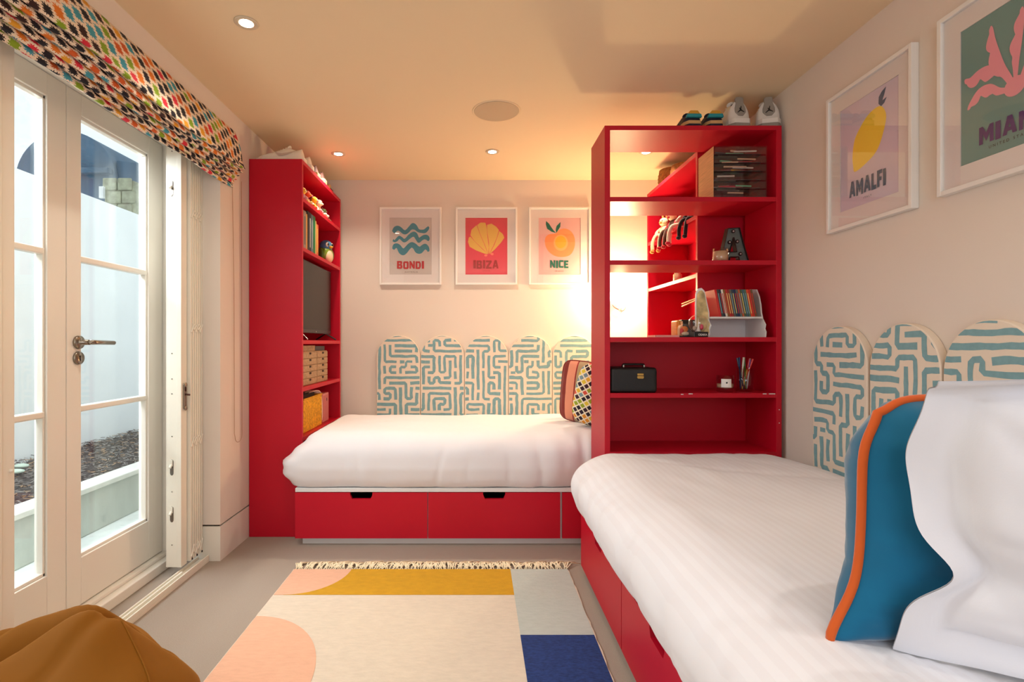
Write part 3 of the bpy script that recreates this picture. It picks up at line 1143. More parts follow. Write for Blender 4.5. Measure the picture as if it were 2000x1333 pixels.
HL = 'arched upholstered headboard panels'
posn = ['leftmost of five', 'second from the left', 'middle of five', 'fourth from the left', 'rightmost, partly behind the cushions']
zb = 1.157 - HH
for i in range(5):
    xc = (778 + 86 * i - CX) * (YB - 0.033) / F
    t = thing('headboard_panel', 'arched blue labyrinth headboard panel on the back wall, %s' % posn[i], 'headboard', (xc, YB, zb), group=HL, world=False)
    a, r = arch_panel(i, 0)
    a.build('upholstered_pad', LINEN, t, bevel=0.004)
    r.build('labyrinth_print', [LINEN, TEALP], t)
ys = []
for i, (p0, p1, nm) in enumerate(((1586, 1694, 'beside the red shelves'), (1697, 1838, 'middle of its row'), (1840, 2045, 'above the white pillow'))):
    xf_ = XR - 0.033
    y0, y1 = F * xf_ / (p1 - CX), F * xf_ / (p0 - CX)
    t = thing('headboard_panel', 'arched blue labyrinth headboard panel on the right wall, %s' % nm, 'headboard', (XR, (y0 + y1) / 2, zb + 0.012), rz=-PI / 2, group=HL, world=False)
    a, r = arch_panel(i + 7, 0)
    k = (y1 - y0) / HW
    M = Matrix.Diagonal((k, 1, 1, 1))
    a.xf(M)
    r.xf(M)
    a.build('upholstered_pad', LINEN, t, bevel=0.004)
    r.build('labyrinth_print', [LINEN, TEALP], t)

# ================================================================== LETTERING
_tcache = {}


def text_geo(txt, bold=0.0, spacing=1.0):
    cu = bpy.data.curves.new('tmp', 'FONT')
    cu.body = txt
    cu.size = 1.0
    cu.offset = bold
    cu.space_character = spacing
    cu.resolution_u = 3
    o = bpy.data.objects.new('tmp', cu)
    COL.objects.link(o)
    bpy.context.view_layer.update()
    me = bpy.data.meshes.new_from_object(o.evaluated_get(bpy.context.evaluated_depsgraph_get()))
    vs = [v.co.copy() for v in me.vertices]
    fs = [tuple(p.vertices) for p in me.polygons]
    bpy.data.objects.remove(o, do_unlink=True)
    bpy.data.curves.remove(cu)
    bpy.data.meshes.remove(me)
    x0, x1 = min(v.x for v in vs), max(v.x for v in vs)
    y0, y1 = min(v.y for v in vs), max(v.y for v in vs)
    vs = [((v.x - x0) / (x1 - x0), (v.y - y0) / (y1 - y0)) for v in vs]
    return vs, fs


def put_text(mb, txt, x0, x1, z0, z1, y, mi, bold=0.0, spacing=1.0):
    vs, fs = text_geo(txt, bold, spacing)
    mb.add([(x0 + (x1 - x0) * a, y, z0 + (z1 - z0) * b) for a, b in vs], fs, mi)


# chunky paper-cut capitals: convex pieces in a unit box
def _bar(x0, y0, x1, y1, w):
    d = Vector((x1 - x0, y1 - y0)).normalized()
    n = Vector((-d.y, d.x)) * w / 2
    return [(x0 + n.x, y0 + n.y), (x0 - n.x, y0 - n.y), (x1 - n.x, y1 - n.y), (x1 + n.x, y1 + n.y)]


def _q(x0, y0, x1, y1):
    return [(x0, y0), (x1, y0), (x1, y1), (x0, y1)]


W1 = 0.34
BLOCK = {
    'I': (0.42, [_q(0, 0, 1, 1)]),
    'B': (1, [_q(0, 0, W1, 1), _q(W1, 0.80, 0.80, 1), _q(W1, 0.40, 0.85, 0.60), _q(W1, 0, 0.80, 0.20), [(0.62, 0.62), (0.85, 0.60), (0.95, 0.72), (0.93, 0.90), (0.80, 1), (0.62, 0.82)], [(0.64, 0.18), (0.80, 0), (0.98, 0.12), (1, 0.32), (0.85, 0.60), (0.64, 0.42)]]),
    'O': (1, [_q(0, 0.15, W1, 0.85), _q(1 - W1, 0.15, 1, 0.85), [(0, 0.85), (W1, 0.78), (0.66, 0.78), (1, 0.85), (0.85, 1), (0.15, 1)], [(0, 0.15), (0.15, 0), (0.85, 0), (1, 0.15), (0.66, 0.22), (W1, 0.22)]]),
    'N': (1, [_q(0, 0, 0.30, 1), _q(0.70, 0, 1, 1), [(0.30, 1), (0.30, 0.52), (0.70, 0.0), (0.70, 0.48)]]),
    'D': (1, [_q(0, 0, W1, 1), [(W1, 1), (W1, 0.80), (0.62, 0.74), (0.97, 0.72), (0.78, 1)], [(W1, 0), (0.78, 0), (0.97, 0.28), (0.62, 0.26), (W1, 0.20)], [(0.64, 0.25), (0.97, 0.25), (1, 0.5), (0.97, 0.75), (0.64, 0.75)]]),
    'Z': (1, [_q(0, 0.78, 1, 1), _q(0, 0, 1, 0.22), [(0.55, 0.78), (0, 0.22), (0.42, 0.22), (1, 0.78)]]),
    'A': (1.1, [[(0, 0), (0.30, 0), (0.62, 1), (0.34, 1)], [(0.70, 0), (1, 0), (0.68, 1), (0.38, 1)], _q(0.22, 0.18, 0.78, 0.38)]),
    'C': (0.9, [_q(0, 0.12, 0.38, 0.88), [(0, 0.88), (0.38, 0.76), (1, 0.76), (1, 1), (0.15, 1)], [(0, 0.12), (0.15, 0), (1, 0), (1, 0.24), (0.38, 0.24)]]),
    'E': (0.85, [_q(0, 0, 0.42, 1), _q(0.42, 0.78, 1, 1), _q(0.42, 0.39, 0.92, 0.61), _q(0.42, 0, 1, 0.22)]),
    'M': (1.2, [_q(0, 0, 0.26, 1), _q(0.74, 0, 1, 1), [(0.26, 1), (0.26, 0.55), (0.5, 0.12), (0.5, 0.60)], [(0.74, 1), (0.5, 0.60), (0.5, 0.12), (0.74, 0.55)]]),
    'L': (0.8, [_q(0, 0, 0.45, 1), _q(0.45, 0, 1, 0.26)]),
    'F': (0.8, [_q(0, 0, 0.45, 1), _q(0.45, 0.76, 1, 1), _q(0.45, 0.36, 0.9, 0.58)]),
}


def block_text(mb, txt, x0, x1, z0, z1, y, mi, gap=0.14):
    tot = sum(BLOCK[c][0] for c in txt) + gap * (len(txt) - 1)
    k = (x1 - x0) / tot
    x = x0
    for j, c in enumerate(txt):
        w, ps = BLOCK[c]
        for q, p in enumerate(ps):
            mb.add([(x + a * w * k, y - 0.00004 * q, z0 + (z1 - z0) * (b + 0.02 * (-1) ** j)) for a, b in p], [tuple(range(len(p)))], mi)
        x += (w + gap) * k


# ================================================================== FRAMED PRINTS
PW, PH = 0.313, 0.424        # visible print
FW, FH = 0.460, 0.578


def ink(name, c):
    return mat('ink_' + name, rgb(*c), 0.9)


def ribbon(mb, pts, ws, fn, mi):
    pts = [Vector(p) for p in pts]
    N = len(pts)
    Ls, Rs = [], []
    for i in range(N):
        d = (pts[min(i + 1, N - 1)] - pts[max(i - 1, 0)]).normalized()
        n = Vector((-d.y, d.x))
        Ls.append(pts[i] + n * ws[i])
        Rs.append(pts[i] - n * ws[i])
    for i in range(N - 1):
        mb.add([fn(Ls[i]), fn(Ls[i + 1]), fn(Rs[i + 1]), fn(Rs[i])], [(0, 1, 2, 3)], mi)


def framed_print(label, loc, rz, art, paper, inks, world=False, sx=1.0, sz=1.0):
    t = thing('framed_print', label, 'picture', loc, rz=rz, group='white framed place prints', world=False)
    fw, fh = FW * sx, FH * sz
    b = 0.014
    mb = MB()
    mb.box(-fw / 2, -fw / 2 + b, -0.026, 0, 0, fh)
    mb.box(fw / 2 - b, fw / 2, -0.026, 0, 0, fh)
    mb.box(-fw / 2 + b, fw / 2 - b, -0.026, 0, 0, b)
    mb.box(-fw / 2 + b, fw / 2 - b, -0.026, 0, fh - b, fh)
    mb.build('frame', WHITEF, t, bevel=0.0015)
    zc = fh / 2
    pw, ph = PW * sx / 2, PH * sz / 2
    mb = MB()
    for (x0, x1, z0, z1) in ((-fw / 2 + b, -pw, b, fh - b), (pw, fw / 2 - b, b, fh - b), (-pw, pw, b, zc - ph), (-pw, pw, zc + ph, fh - b)):
        mb.box(x0, x1, -0.014, -0.011, z0, z1)
    mb.build('mount', MOUNT, t)
    mb = MB()
    mb.box(-pw - 0.002, pw + 0.002, -0.0105, -0.008, zc - ph - 0.002, zc + ph + 0.002, 0)
    layer = [0]

    def fn(p, k=None):
        return Vector(((p[0] - 0.5) * 2 * pw, -0.0108 - 0.00015 * layer[0], zc - ph + (1 - p[1]) * 2 * ph))

    def nextl():
        layer[0] += 1
    art(mb, fn, nextl, pw, ph, zc)
    mb.build('art_print', [paper] + inks, t)
    MB().box(-fw / 2 + b, fw / 2 - b, -0.019, -0.0175, b, fh - b).build('glazing', PGLASS, t)
    return t


def ttl(mb, txt, sub, mi, mi2, pw, ph, zc, x0, x1, z0, z1, sx0, sx1, sz0, sz1, lay=0.0020):
    cv = lambda x: (x - 0.5) * 2 * pw
    cz = lambda y: zc - ph + (1 - y) * 2 * ph
    block_text(mb, txt, cv(x0), cv(x1), cz(z1), cz(z0), -0.0108 - lay, mi)
    if sub:
        put_text(mb, sub, cv(sx0), cv(sx1), cz(sz1), cz(sz0), -0.0108 - lay, mi2, bold=0.01, spacing=1.6)


def norm(pts, x0, y0, w, h):
    return [((p[0] - x0) / w, (p[1] - y0) / h) for p in pts]


def art_bondi(mb, fn, nl, pw, ph, zc):
    N = lambda pts: norm(pts, 225, 65, 840, 1135)
    nl()
    waves = [
        [(295, 355, 34), (330, 300, 48), (385, 272, 44), (440, 295, 40), (490, 340, 38), (535, 355, 38), (580, 330, 40), (640, 265, 42), (690, 235, 58), (740, 255, 48), (800, 320, 30), (870, 335, 30), (930, 330, 36), (980, 285, 34), (1010, 245, 18)],
        [(290, 510, 22), (325, 532, 20), (370, 500, 30), (415, 455, 28), (460, 480, 30), (510, 520, 32), (560, 500, 34), (620, 440, 40), (690, 395, 44), (740, 410, 48), (780, 480, 42), (810, 520, 40), (860, 480, 38), (920, 450, 40), (970, 460, 46), (990, 490, 44), (985, 525, 20)],
        [(295, 695, 26), (320, 640, 44), (365, 620, 40), (410, 655, 52), (450, 720, 62), (500, 745, 60), (550, 710, 54), (610, 640, 50), (670, 605, 48), (730, 640, 55), (780, 700, 66), (840, 710, 62), (890, 665, 55), (940, 640, 50), (985, 680, 40), (1005, 740, 22)]]
    for w in waves:
        c = catmull([(a, b, r) for a, b, r in w], 5)
        ribbon(mb, [Vector(((p.x - 225) / 840, (p.y - 65) / 1135)) for p in c], [p.z / 1000 for p in c], fn, 1)
    ttl(mb, 'BONDI', 'AUSTRALIA', 2, 3, pw, ph, zc, 0.175, 0.82, 0.765, 0.90, 0.36, 0.67, 0.945, 0.965)


def art_ibiza(mb, fn, nl, pw, ph, zc):
    N = lambda pts: norm(pts, 70, 45, 695, 930)
    nl()
    for lobe in ([(445, 640), (380, 630), (250, 580), (140, 520), (112, 440), (125, 370), (152, 352), (240, 450), (350, 560)],
                 [(445, 640), (330, 530), (225, 430), (152, 330), (170, 240), (255, 165), (300, 290), (370, 450)],
                 [(450, 640), (390, 480), (310, 300), (265, 165), (320, 122), (400, 125), (420, 190), (435, 350), (458, 520)],
                 [(462, 640), (460, 450), (430, 260), (428, 160), (500, 140), (580, 190), (625, 245), (590, 370), (530, 510)],
                 [(470, 640), (550, 490), (600, 360), (632, 262), (690, 310), (715, 370), (660, 450), (560, 560)]):
        mb.flat(N(lobe), fn, 1)
    for c in ((408, 660), (512, 638)):
        mb.flat(N([(c[0] + 26 * math.cos(a * PI / 5), c[1] + 20 * math.sin(a * PI / 5)) for a in range(10)]), fn, 2)
    ttl(mb, 'IBIZA', 'SPAIN', 3, 4, pw, ph, zc, 0.19, 0.79, 0.75, 0.895, 0.41, 0.58, 0.925, 0.945)


def art_nice(mb, fn, nl, pw, ph, zc):
    N = lambda pts: norm(pts, 1285, 55, 690, 935)
    nl()
    o = catmull([(1560, 310, 0), (1640, 245, 0), (1740, 235, 0), (1830, 290, 0), (1880, 400, 0), (1875, 540, 0), (1810, 660, 0), (1690, 700, 0), (1560, 685, 0), (1450, 610, 0), (1395, 500, 0), (1395, 390, 0), (1450, 330, 0)], 5, True)
    cen = Vector((1640, 470, 0))
    for i in range(len(o)):
        a, b = o[i], o[(i + 1) % len(o)]
        mb.flat(N([(cen.x, cen.y), (a.x, a.y), (b.x, b.y)]), fn, 1)
    nl()
    mb.flat(N([(1650 + 118 * math.cos(k * PI / 16), 465 + 135 * math.sin(k * PI / 16)) for k in range(32)]), fn, 2)
    nl()
    mb.flat(N([(1648 + 90 * math.cos(k * PI / 16), 455 + 102 * math.sin(k * PI / 16)) for k in range(32)]), fn, 3)
    mb.flat(N([(1572, 305), (1500, 285), (1425, 235), (1403, 160), (1408, 105), (1455, 150), (1490, 205), (1530, 260)]), fn, 4)
    mb.flat(N([(1578, 305), (1566, 250), (1580, 190), (1645, 125), (1642, 200), (1615, 245)]), fn, 4)
    ttl(mb, 'NICE', 'FRANCE', 4, 5, pw, ph, zc, 0.275, 0.71, 0.75, 0.885, 0.39, 0.59, 0.93, 0.95)


def art_amalfi(mb, fn, nl, pw, ph, zc):
    nl()
    o = catmull([(0.66, 0.165, 0), (0.75, 0.20, 0), (0.80, 0.30, 0), (0.735, 0.455, 0), (0.635, 0.565, 0), (0.45, 0.63, 0), (0.27, 0.66, 0), (0.235, 0.60, 0), (0.225, 0.49, 0), (0.26, 0.36, 0), (0.355, 0.27, 0), (0.50, 0.19, 0)], 4, True)
    cen = (0.5, 0.4)
    for i in range(len(o)):
        a, b = o[i], o[(i + 1) % len(o)]
        mb.flat([cen, (a.x, a.y), (b.x, b.y)], fn, 1)
    mb.flat([(0.72, 0.18), (0.675, 0.145), (0.68, 0.085), (0.73, 0.05), (0.80, 0.03), (0.77, 0.09), (0.735, 0.14)], fn, 2)
    mb.flat([(0.72, 0.18), (0.73, 0.135), (0.81, 0.125), (0.77, 0.165)], fn, 2)
    ttl(mb, 'AMALFI', 'ITALY', 2, 3, pw, ph, zc, 0.17, 0.80, 0.745, 0.895, 0.43, 0.57, 0.93, 0.948)


def art_miami(mb, fn, nl, pw, ph, zc):
    # pink fronds fanning out of one root
    nl()
    root = Vector((0.53, 0.60))

    def frond(spine, w, side):
        w = w * 0.86
        nl()
        c = catmull([(a, b, 0) for a, b in spine], 8)
        n = len(c)
        for i in range(n - 1):
            def wd(k):
                t_ = k / (n - 1)
                base = w * (0.45 + 0.9 * math.sin(PI * min(1, t_ * 1.05)) ** 0.8)
                return base * (0.72 + 0.75 * abs(math.sin(t_ * 3.4 * PI)) * sst(0.15, 0.35, t_)) * (1 - sst(0.93, 1.0, t_) * 0.65), base * 0.7 * (1 - sst(0.93, 1.0, t_) * 0.65)
            def pair(k):
                d = (c[min(k + 1, n - 1)] - c[max(k - 1, 0)]).normalized()
                nn = Vector((-d.y, d.x, 0))
                a, b = wd(k)
                if side < 0:
                    a, b = b, a
                return c[k] + nn * a, c[k] - nn * b
            a1, b1 = pair(i)
            a2, b2 = pair(i + 1)
            mb.add([fn(a1), fn(a2), fn(b2), fn(b1)], [(0, 1, 2, 3)], 1)
    W_ = 0.78
    frond([(0.52, 0.60), (0.40, 0.575), (0.30, 0.52), (0.20, 0.515), (0.12, 0.56), (0.07, 0.60)], 0.036, -1)
    frond([(0.50, 0.56), (0.42, 0.45), (0.30, 0.395), (0.20, 0.385), (0.10, 0.40), (0.04, 0.37)], 0.044, -1)
    frond([(0.52, 0.55), (0.42, 0.42), (0.36, 0.30), (0.33, 0.20), (0.32, 0.09)], 0.048, -1)
    frond([(0.55, 0.55), (0.555, 0.42), (0.575, 0.30), (0.60, 0.18), (0.615, 0.09)], 0.044, -1)
    frond([(0.60, 0.56), (0.68, 0.46), (0.77, 0.36), (0.84, 0.25), (0.87, 0.17)], 0.046, -1)
    frond([(0.60, 0.60), (0.72, 0.56), (0.84, 0.53), (0.95, 0.55)], 0.040, -1)
    nl()
    mb.flat([(0.545 + 0.10 * math.cos(k * PI / 12), 0.59 + 0.065 * math.sin(k * PI / 12)) for k in range(24)], fn, 1)
    ttl(mb, 'MIAMI', 'UNITED STATES', 2, 3, pw, ph, zc, 0.20, 0.80, 0.775, 0.90, 0.30, 0.72, 0.925, 0.945)


zbk = CH + (CY - 556.5) * (YB - 0.02) / F
for (xc, lb, art, pap, inks) in (
    (802, 'white framed print reading BONDI with three teal waves on the back wall', art_bondi, ink('grey_paper', (206, 196, 190)), [ink('wave', (58, 140, 160)), ink('red', (190, 24, 44)), ink('dark', (60, 40, 40))]),
    (950, 'white framed red print reading IBIZA with a yellow scallop shell', art_ibiza, ink('coral_paper', (222, 62, 84)), [ink('shell', (228, 180, 84)), ink('shell_pink', (246, 130, 110)), ink('crimson', (160, 4, 24)), ink('crimson', (160, 4, 24))]),
    (1093, 'white framed pink print reading NICE with an orange fruit', art_nice, ink('pink_paper', (232, 186, 184)), [ink('orange', (248, 158, 100)), ink('apricot', (248, 186, 116)), ink('yolk', (240, 186, 60)), ink('green', (14, 112, 92)), ink('dark', (60, 40, 40))])):
    framed_print(lb, ((xc - CX) * (YB - 0.013) / F, YB, zbk), 0, art, pap, inks)
xfp = XR - 0.026
ya0, ya1 = F * xfp / (1613 - CX), F * xfp / (1780 - CX)
framed_print('white framed lilac print reading AMALFI with a yellow lemon on the right wall', (XR, (ya0 + ya1) / 2, 1.553), -PI / 2, art_amalfi,
             ink('lilac_paper', (214, 200, 216)), [ink('lemon', (248, 214, 66)), ink('slate', (62, 92, 124)), ink('slate', (62, 80, 104))], sx=(ya0 - ya1) / FW, sz=0.965)
yb0 = F * xfp / (1829 - CX)
framed_print('white framed green print reading MIAMI with pink fronds on the right wall', (XR, yb0 - (ya0 - ya1) / 2, 1.562), -PI / 2, art_miami,
             ink('sage_paper', (108, 150, 146)), [ink('coral_pink', (242, 156, 172)), ink('violet', (74, 28, 110)), ink('dark', (30, 40, 44))], sx=(ya0 - ya1) / FW, sz=0.965)

# ================================================================== WALL SCONCE
sc = at(1206, 586, YB - 0.07)
ws = thing('wall_sconce', 'glowing wall sconce on the back wall behind the freestanding shelves', 'wall lamp', (sc.x, YB, sc.z))
MB().lathe([(0, 0), (0.034, 0), (0.035, -0.006), (0.026, -0.012), (0, -0.014)], (sc.x + 0.045, YB, sc.z - 0.045), 20, axis='y').build('wall_plate', WHITEF, ws, smooth=True)
MB().tube(catmull([(sc.x + 0.045, YB - 0.012, sc.z - 0.045), (sc.x + 0.03, YB - 0.05, sc.z - 0.065), (sc.x, YB - 0.07, sc.z - 0.068), (sc.x - 0.03, YB - 0.072, sc.z - 0.05), (sc.x - 0.04, YB - 0.072, sc.z - 0.03)], 5), 0.004, 8).build('curved_arm', STEEL, ws, smooth=True)
MB().ell((sc.x - 0.02, YB - 0.085, sc.z + 0.025), (0.045, 0.045, 0.052), 20).build('globe_shade', mat('opal_glow', (1.0, 0.86, 0.62, 1), 0.4, emit=9), ws, smooth=True)
light('sconce_lamp', 'POINT', (sc.x - 0.02, YB - 0.20, sc.z + 0.06), SCONCE_W, WARM, shadow_soft_size=0.05)

# ================================================================== RUG
rg_ = thing('rug', 'flatwoven rug with colour blocks and a knotted fringe on the carpet', 'rug', (-0.22, 1.6, 0))
RXa, RXb, RYa, RYb = -0.880, 0.445, 0.62, 2.520
ZR = 0.008
mb = MB()
# wavy edge slab
NE = 60
left = [(RXa + 0.004 * nz((0, k * 0.4, 0), 2.1), RYa + (RYb - RYa) * k / NE) for k in range(NE + 1)]
right = [(RXb + 0.006 * nz((5, k * 0.4, 0), 2.1), RYa + (RYb - RYa) * k / NE) for k in range(NE + 1)]
mb.prism(left + right[::-1], 0.001, ZR - 0.001, 'xy')
mb.build('rug_cream_ground', RUGC['cream'], rg_)


def rug_patch(name, m, poly, lift=0.0):
    b = MB()
    b.prism(poly, ZR - 0.001, ZR + 0.0004 + lift, 'xy')
    b.build(name, m, rg_)


XC = 0.165
yy = 2.262
arc = [(-0.60 - 0.235 * (1 - math.cos(k / 14 * PI / 2)) - 0.0, yy + (RYb - yy) * (1 - math.sin(k / 14 * PI / 2))) for k in range(15)]
# yellow band right of the arc
rug_patch('mustard_band', RUGC['yellow'], [(XC, RYb - 0.002), (-0.60, RYb - 0.002)] + arc[1:] + [(XC, yy)])
rug_patch('peach_corner', RUGC['peach'], [(-0.60, RYb - 0.002), (RXa + 0.003, RYb - 0.002), (RXa + 0.003, yy)] + arc[::-1][:-1])
rug_patch('grey_block', RUGC['grey'], [(XC, RYb - 0.002), (RXb - 0.004, RYb - 0.002), (RXb - 0.004, 1.951), (XC, 1.951)])
rug_patch('navy_block', RUGC['navy'], [(XC, 1.951), (RXb - 0.004, 1.951), (RXb - 0.004, 1.25), (XC, 1.25)])
a2 = [(RXa + 0.003 + 0.345 * math.sin(k / 16 * PI / 2), 2.086 - 0.43 * (1 - math.cos(k / 16 * PI / 2))) for k in range(17)]
rug_patch('peach_curve', RUGC['peach'], [(RXa + 0.003, 2.086)] + a2[1:] + [(-0.535, 1.30), (RXa + 0.003, 1.30)])
mb = MB()
for k in range(125):
    x = RXa + 0.01 + (RXb - RXa - 0.02) * (k + RND.uniform(-0.3, 0.3)) / 124
    L = RND.uniform(0.07, 0.10)
    a = RND.uniform(-0.55, 0.55)
    base = Vector((x, RYb - 0.002, 0.008))
    kn = base + Vector((a * 0.012, 0.016, 0.004))
    mb.ell(kn, (0.0045, 0.006, 0.0045), 6)
    for s_ in range(3):
        aa = a + RND.uniform(-0.45, 0.45)
        mid = kn + Vector((math.sin(aa) * L * 0.5, math.cos(aa) * L * 0.5, RND.uniform(0, 0.006)))
        end = kn + Vector((math.sin(aa + 0.3) * L, math.cos(aa) * L * 0.9, -0.009))
        end.z = 0.003
        mb.tube([base if s_ == 0 else kn, mid, end], [0.0028, 0.0026, 0.0016], 5)
tag(mb.build('fringe', FRINGE, rg_, smooth=True), 'knotted cream cotton fringe', kind='stuff')

# ================================================================== CUSHIONS
def cushion(t, w, h, T, m, pipe=None, pr=0.006, pinch=0.10, n=36, wr=0.006, seed=1.0, uvs=False, base=0.0, side_split=None, name='cushion_cover', sag=0.0, warp=None, rc=0.05):
    """local: x across, z up, y thickness; origin at bottom centre"""
    mb = MB()

    def edge(u, v):
        # outline with pulled-in sides between the corners
        a, b = 2 * u - 1, 2 * v - 1
        x = a * w / 2 * (1 - pinch * (1 - b * b) * abs(a))
        z = h / 2 + b * h / 2 * (1 - pinch * (1 - a * a) * abs(b)) - sag * (1 - a * a) * (v)
        q_ = 1 - rc * (a * a * b * b) ** 3
        x, z = x * q_, h / 2 + (z - h / 2) * q_
        if warp:
            x, z = warp(x, z)
        return x, z

    def f(sg):
        def g(u, v):
            a, b = 2 * u - 1, 2 * v - 1
            x, z = edge(u, v)
            p = max(0, (1 - abs(a) ** 2.6)) ** 0.55 * max(0, (1 - abs(b) ** 2.6)) ** 0.55
            y = sg * T / 2 * p
            rim = sst(0.0, 0.25, p)
            y += sg * rim * wr * (nz((x * 1.3, sg * 3, z * 1.3), 9, seed) + 0.6 * nz((x, sg * 3, z * 1.5), 20, seed) + 0.5 * nz((x * 0.6, sg, z * 3.0), 18, seed + 4) * sst(0.6, 0.1, p))
            y += sg * rim * wr * 0.6 * crease(x * 0.8, sg, z * 1.6, 7, 0.08, seed + 2)
            return Vector((x, y, z + base))
        return g
    uf = (lambda u, v: (u * w, v * h)) if uvs else None
    mb.grid(f(-1), n, n, 0, uf)
    mb.grid(f(1), n, n, 0 if side_split is None else 1, uf)
    mats = [m] if side_split is None else [m, side_split]
    c = mb.build(name, mats, t, smooth=True, weld=False)
    if pipe:
        pts = []
        N = 24
        for k in range(N):
            pts.append(edge(k / N, 0))
        for k in range(N):
            pts.append(edge(1, k / N))
        for k in range(N):
            pts.append(edge(1 - k / N, 1))
        for k in range(N):
            pts.append(edge(0, 1 - k / N))
        MB().tube([(p[0], 0, p[1] + base) for p in pts], pr, 10, closed=True).build('piping', pipe, t, smooth=True)
    return c


TEAL = mat('teal_velvet', rgb(2, 100, 138), 0.75, spec=0.3, sheen=0.5, var=0.08, vscale=9)
ORANGE = mat('orange_piping_velvet', rgb(206, 88, 16), 0.8, sheen=0.3)
t = thing('cushion', 'teal velvet cushion with orange piping leaning on the white pillow', 'cushion', (0.868, 0.938, 0.594), world=False)


def teal_warp(x, z):
    k = math.exp(-((x + 0.235) ** 2 + (z - 0.0) ** 2) / 0.006)
    k2 = math.exp(-((x + 0.235) ** 2 + (z - 0.425) ** 2) / 0.004)
    return x - 0.052 * k + 0.030 * k2, z + 0.005 * k - 0.022 * k2


cushion(t, 0.47, 0.425, 0.22, TEAL, ORANGE, 0.0075, pinch=0.05, wr=0.010, seed=3, warp=teal_warp, n=44, rc=0.03)
t.rotation_euler = (math.radians(4), math.radians(-2), math.radians(12))

LINENW = mat('white_pillow_cotton', rgb(232, 232, 236), 0.85, bump=0.06, bscale=400, sheen=0.1)
t = thing('pillow', 'large white pillow with a flat flange, standing on the right hand bed', 'pillow', (0.990, 0.670, 0.612), world=False)


def pillow_surface(sg):
    W, H, T = 0.78, 0.53, 0.17
    fl = 0.060

    def g(u, v):
        a, b = 2 * u - 1, 2 * v - 1
        x, z = a * W / 2, H / 2 + b * H / 2
        ix, iz = (W / 2 - fl), (H / 2 - fl)
        aa, bb = min(1, abs(x) / ix), min(1, abs(z - H / 2) / iz)
        p = max(0, 1 - aa ** 2.6) ** 0.5 * max(0, 1 - bb ** 2.6) ** 0.5
        y = sg * (0.0015 + T / 2 * p)
        out = sst(0.75, 1.0, max(abs(a), abs(b)))
        # wavy flange
        y += out * (0.016 * math.sin(3.2 * b + 1.4 * a + 1.2) + 0.018 * nz((x, 0, z), 7, 5))
        # the top flange flops towards the camera
        tp = sst(0.80, 1.0, b)
        y -= tp * 0.035
        z -= tp * 0.016 + 0.012 * out * math.sin(a * 5)
        x += (1 - u) ** 3 * (0.03 + 0.02 * v - 0.015 * math.exp(-((v - 0.72) / 0.12) ** 2) + 0.05 * math.exp(-((v - 0.36) / 0.09) ** 2))
        z -= (1 - u) ** 2 * 0.03 * v
        # diagonal creases
        cr = p * (0.020 * nz((x * 0.5 + z * 1.9, 0, (z * 0.25 - x * 0.35)), 7, 2) + 0.010 * nz((z * 2.2 + x * 1.1, 3, x * 0.3), 9, 6) + 0.003 * nz((x, sg, z), 26, 2))
        cr += p * (0.016 * crease(x * 0.5 + z * 0.9, 0, z * 0.3 - x * 0.5, 6, 0.07, 3) + 0.010 * crease(x * 0.4 - z * 1.0, 0, z * 0.4 + x * 0.2, 7, 0.07, 12))
        y += sg * cr
        return Vector((x, y, z))
    return g


mb = MB()
mb.grid(pillow_surface(-1), 90, 64)
mb.grid(pillow_surface(1), 90, 64)
mb.build('pillowcase', LINENW, t, smooth=True, weld=True)
t.rotation_euler = (math.radians(20), 0, math.radians(-30))
# cushions at the right end of the back bed
SALMON = mat('salmon_velvet', rgb(228, 150, 118), 0.8, sheen=0.3)
MAROON = mat('maroon_velvet', rgb(128, 30, 22), 0.8, sheen=0.3, var=0.12, vscale=14)
TAUPE = mat('taupe_velvet', rgb(176, 150, 112), 0.8, sheen=0.3)
STRIPEC = mat('striped_cushion', rgb(226, 150, 120), 0.8, sheen=0.3)
g_ = NG(STRIPEC)
nt = STRIPEC.node_tree
tc = nt.nodes.new('ShaderNodeUVMap')
sp_ = nt.nodes.new('ShaderNodeSeparateXYZ')
nt.links.new(tc.outputs[0], sp_.inputs[0])
cr = nt.nodes.new('ShaderNodeValToRGB')
cr.color_ramp.interpolation = 'CONSTANT'
el = cr.color_ramp.elements
el[0].color = rgb(128, 34, 28)
el[0].position = 0
el[1].color = rgb(232, 152, 122)
el[1].position = 0.10
for p_, c_ in ((0.23, rgb(150, 34, 34)), (0.25, rgb(182, 158, 120)), (0.5, rgb(150, 34, 34)), (0.52, rgb(232, 152, 122)), (0.8, rgb(128, 34, 28))):
    e = el.new(p_)
    e.color = c_
nt.links.new(g_.m('DIVIDE', sp_.outputs[0], 0.42), cr.inputs[0])
nt.links.new(cr.outputs[0], nt.nodes['Principled BSDF'].inputs['Base Color'])
# bed top is ~0.60 there; cushions stand in a row along the headboard end
t = thing('cushion', 'striped cushion in maroon, salmon and taupe on the back bed, farthest left of its pair', 'cushion', (0.705, 3.19, 0.600), world=False)
cushion(t, 0.42, 0.38, 0.13, STRIPEC, mat('piping_maroon', rgb(130, 30, 30), 0.8), 0.004, seed=5, uvs=True, wr=0.005, pinch=-0.01, rc=0.09)
t.rotation_euler = (math.radians(6), math.radians(7), math.radians(-30))
t = thing('cushion', 'cream cushion with multicoloured lozenges on the back bed, half behind the red shelves', 'cushion', (0.76, 2.995, 0.602), world=False)
cushion(t, 0.44, 0.36, 0.18, LOZENGE, None, seed=8, uvs=True, wr=0.005, pinch=-0.05, rc=0.12)
t.rotation_euler = (math.radians(5), math.radians(12), math.radians(-16))
t = thing('cushion', 'yellow cushion corner peeping between the striped and lozenge cushions', 'cushion', (0.80, 3.42, 0.598), world=False)
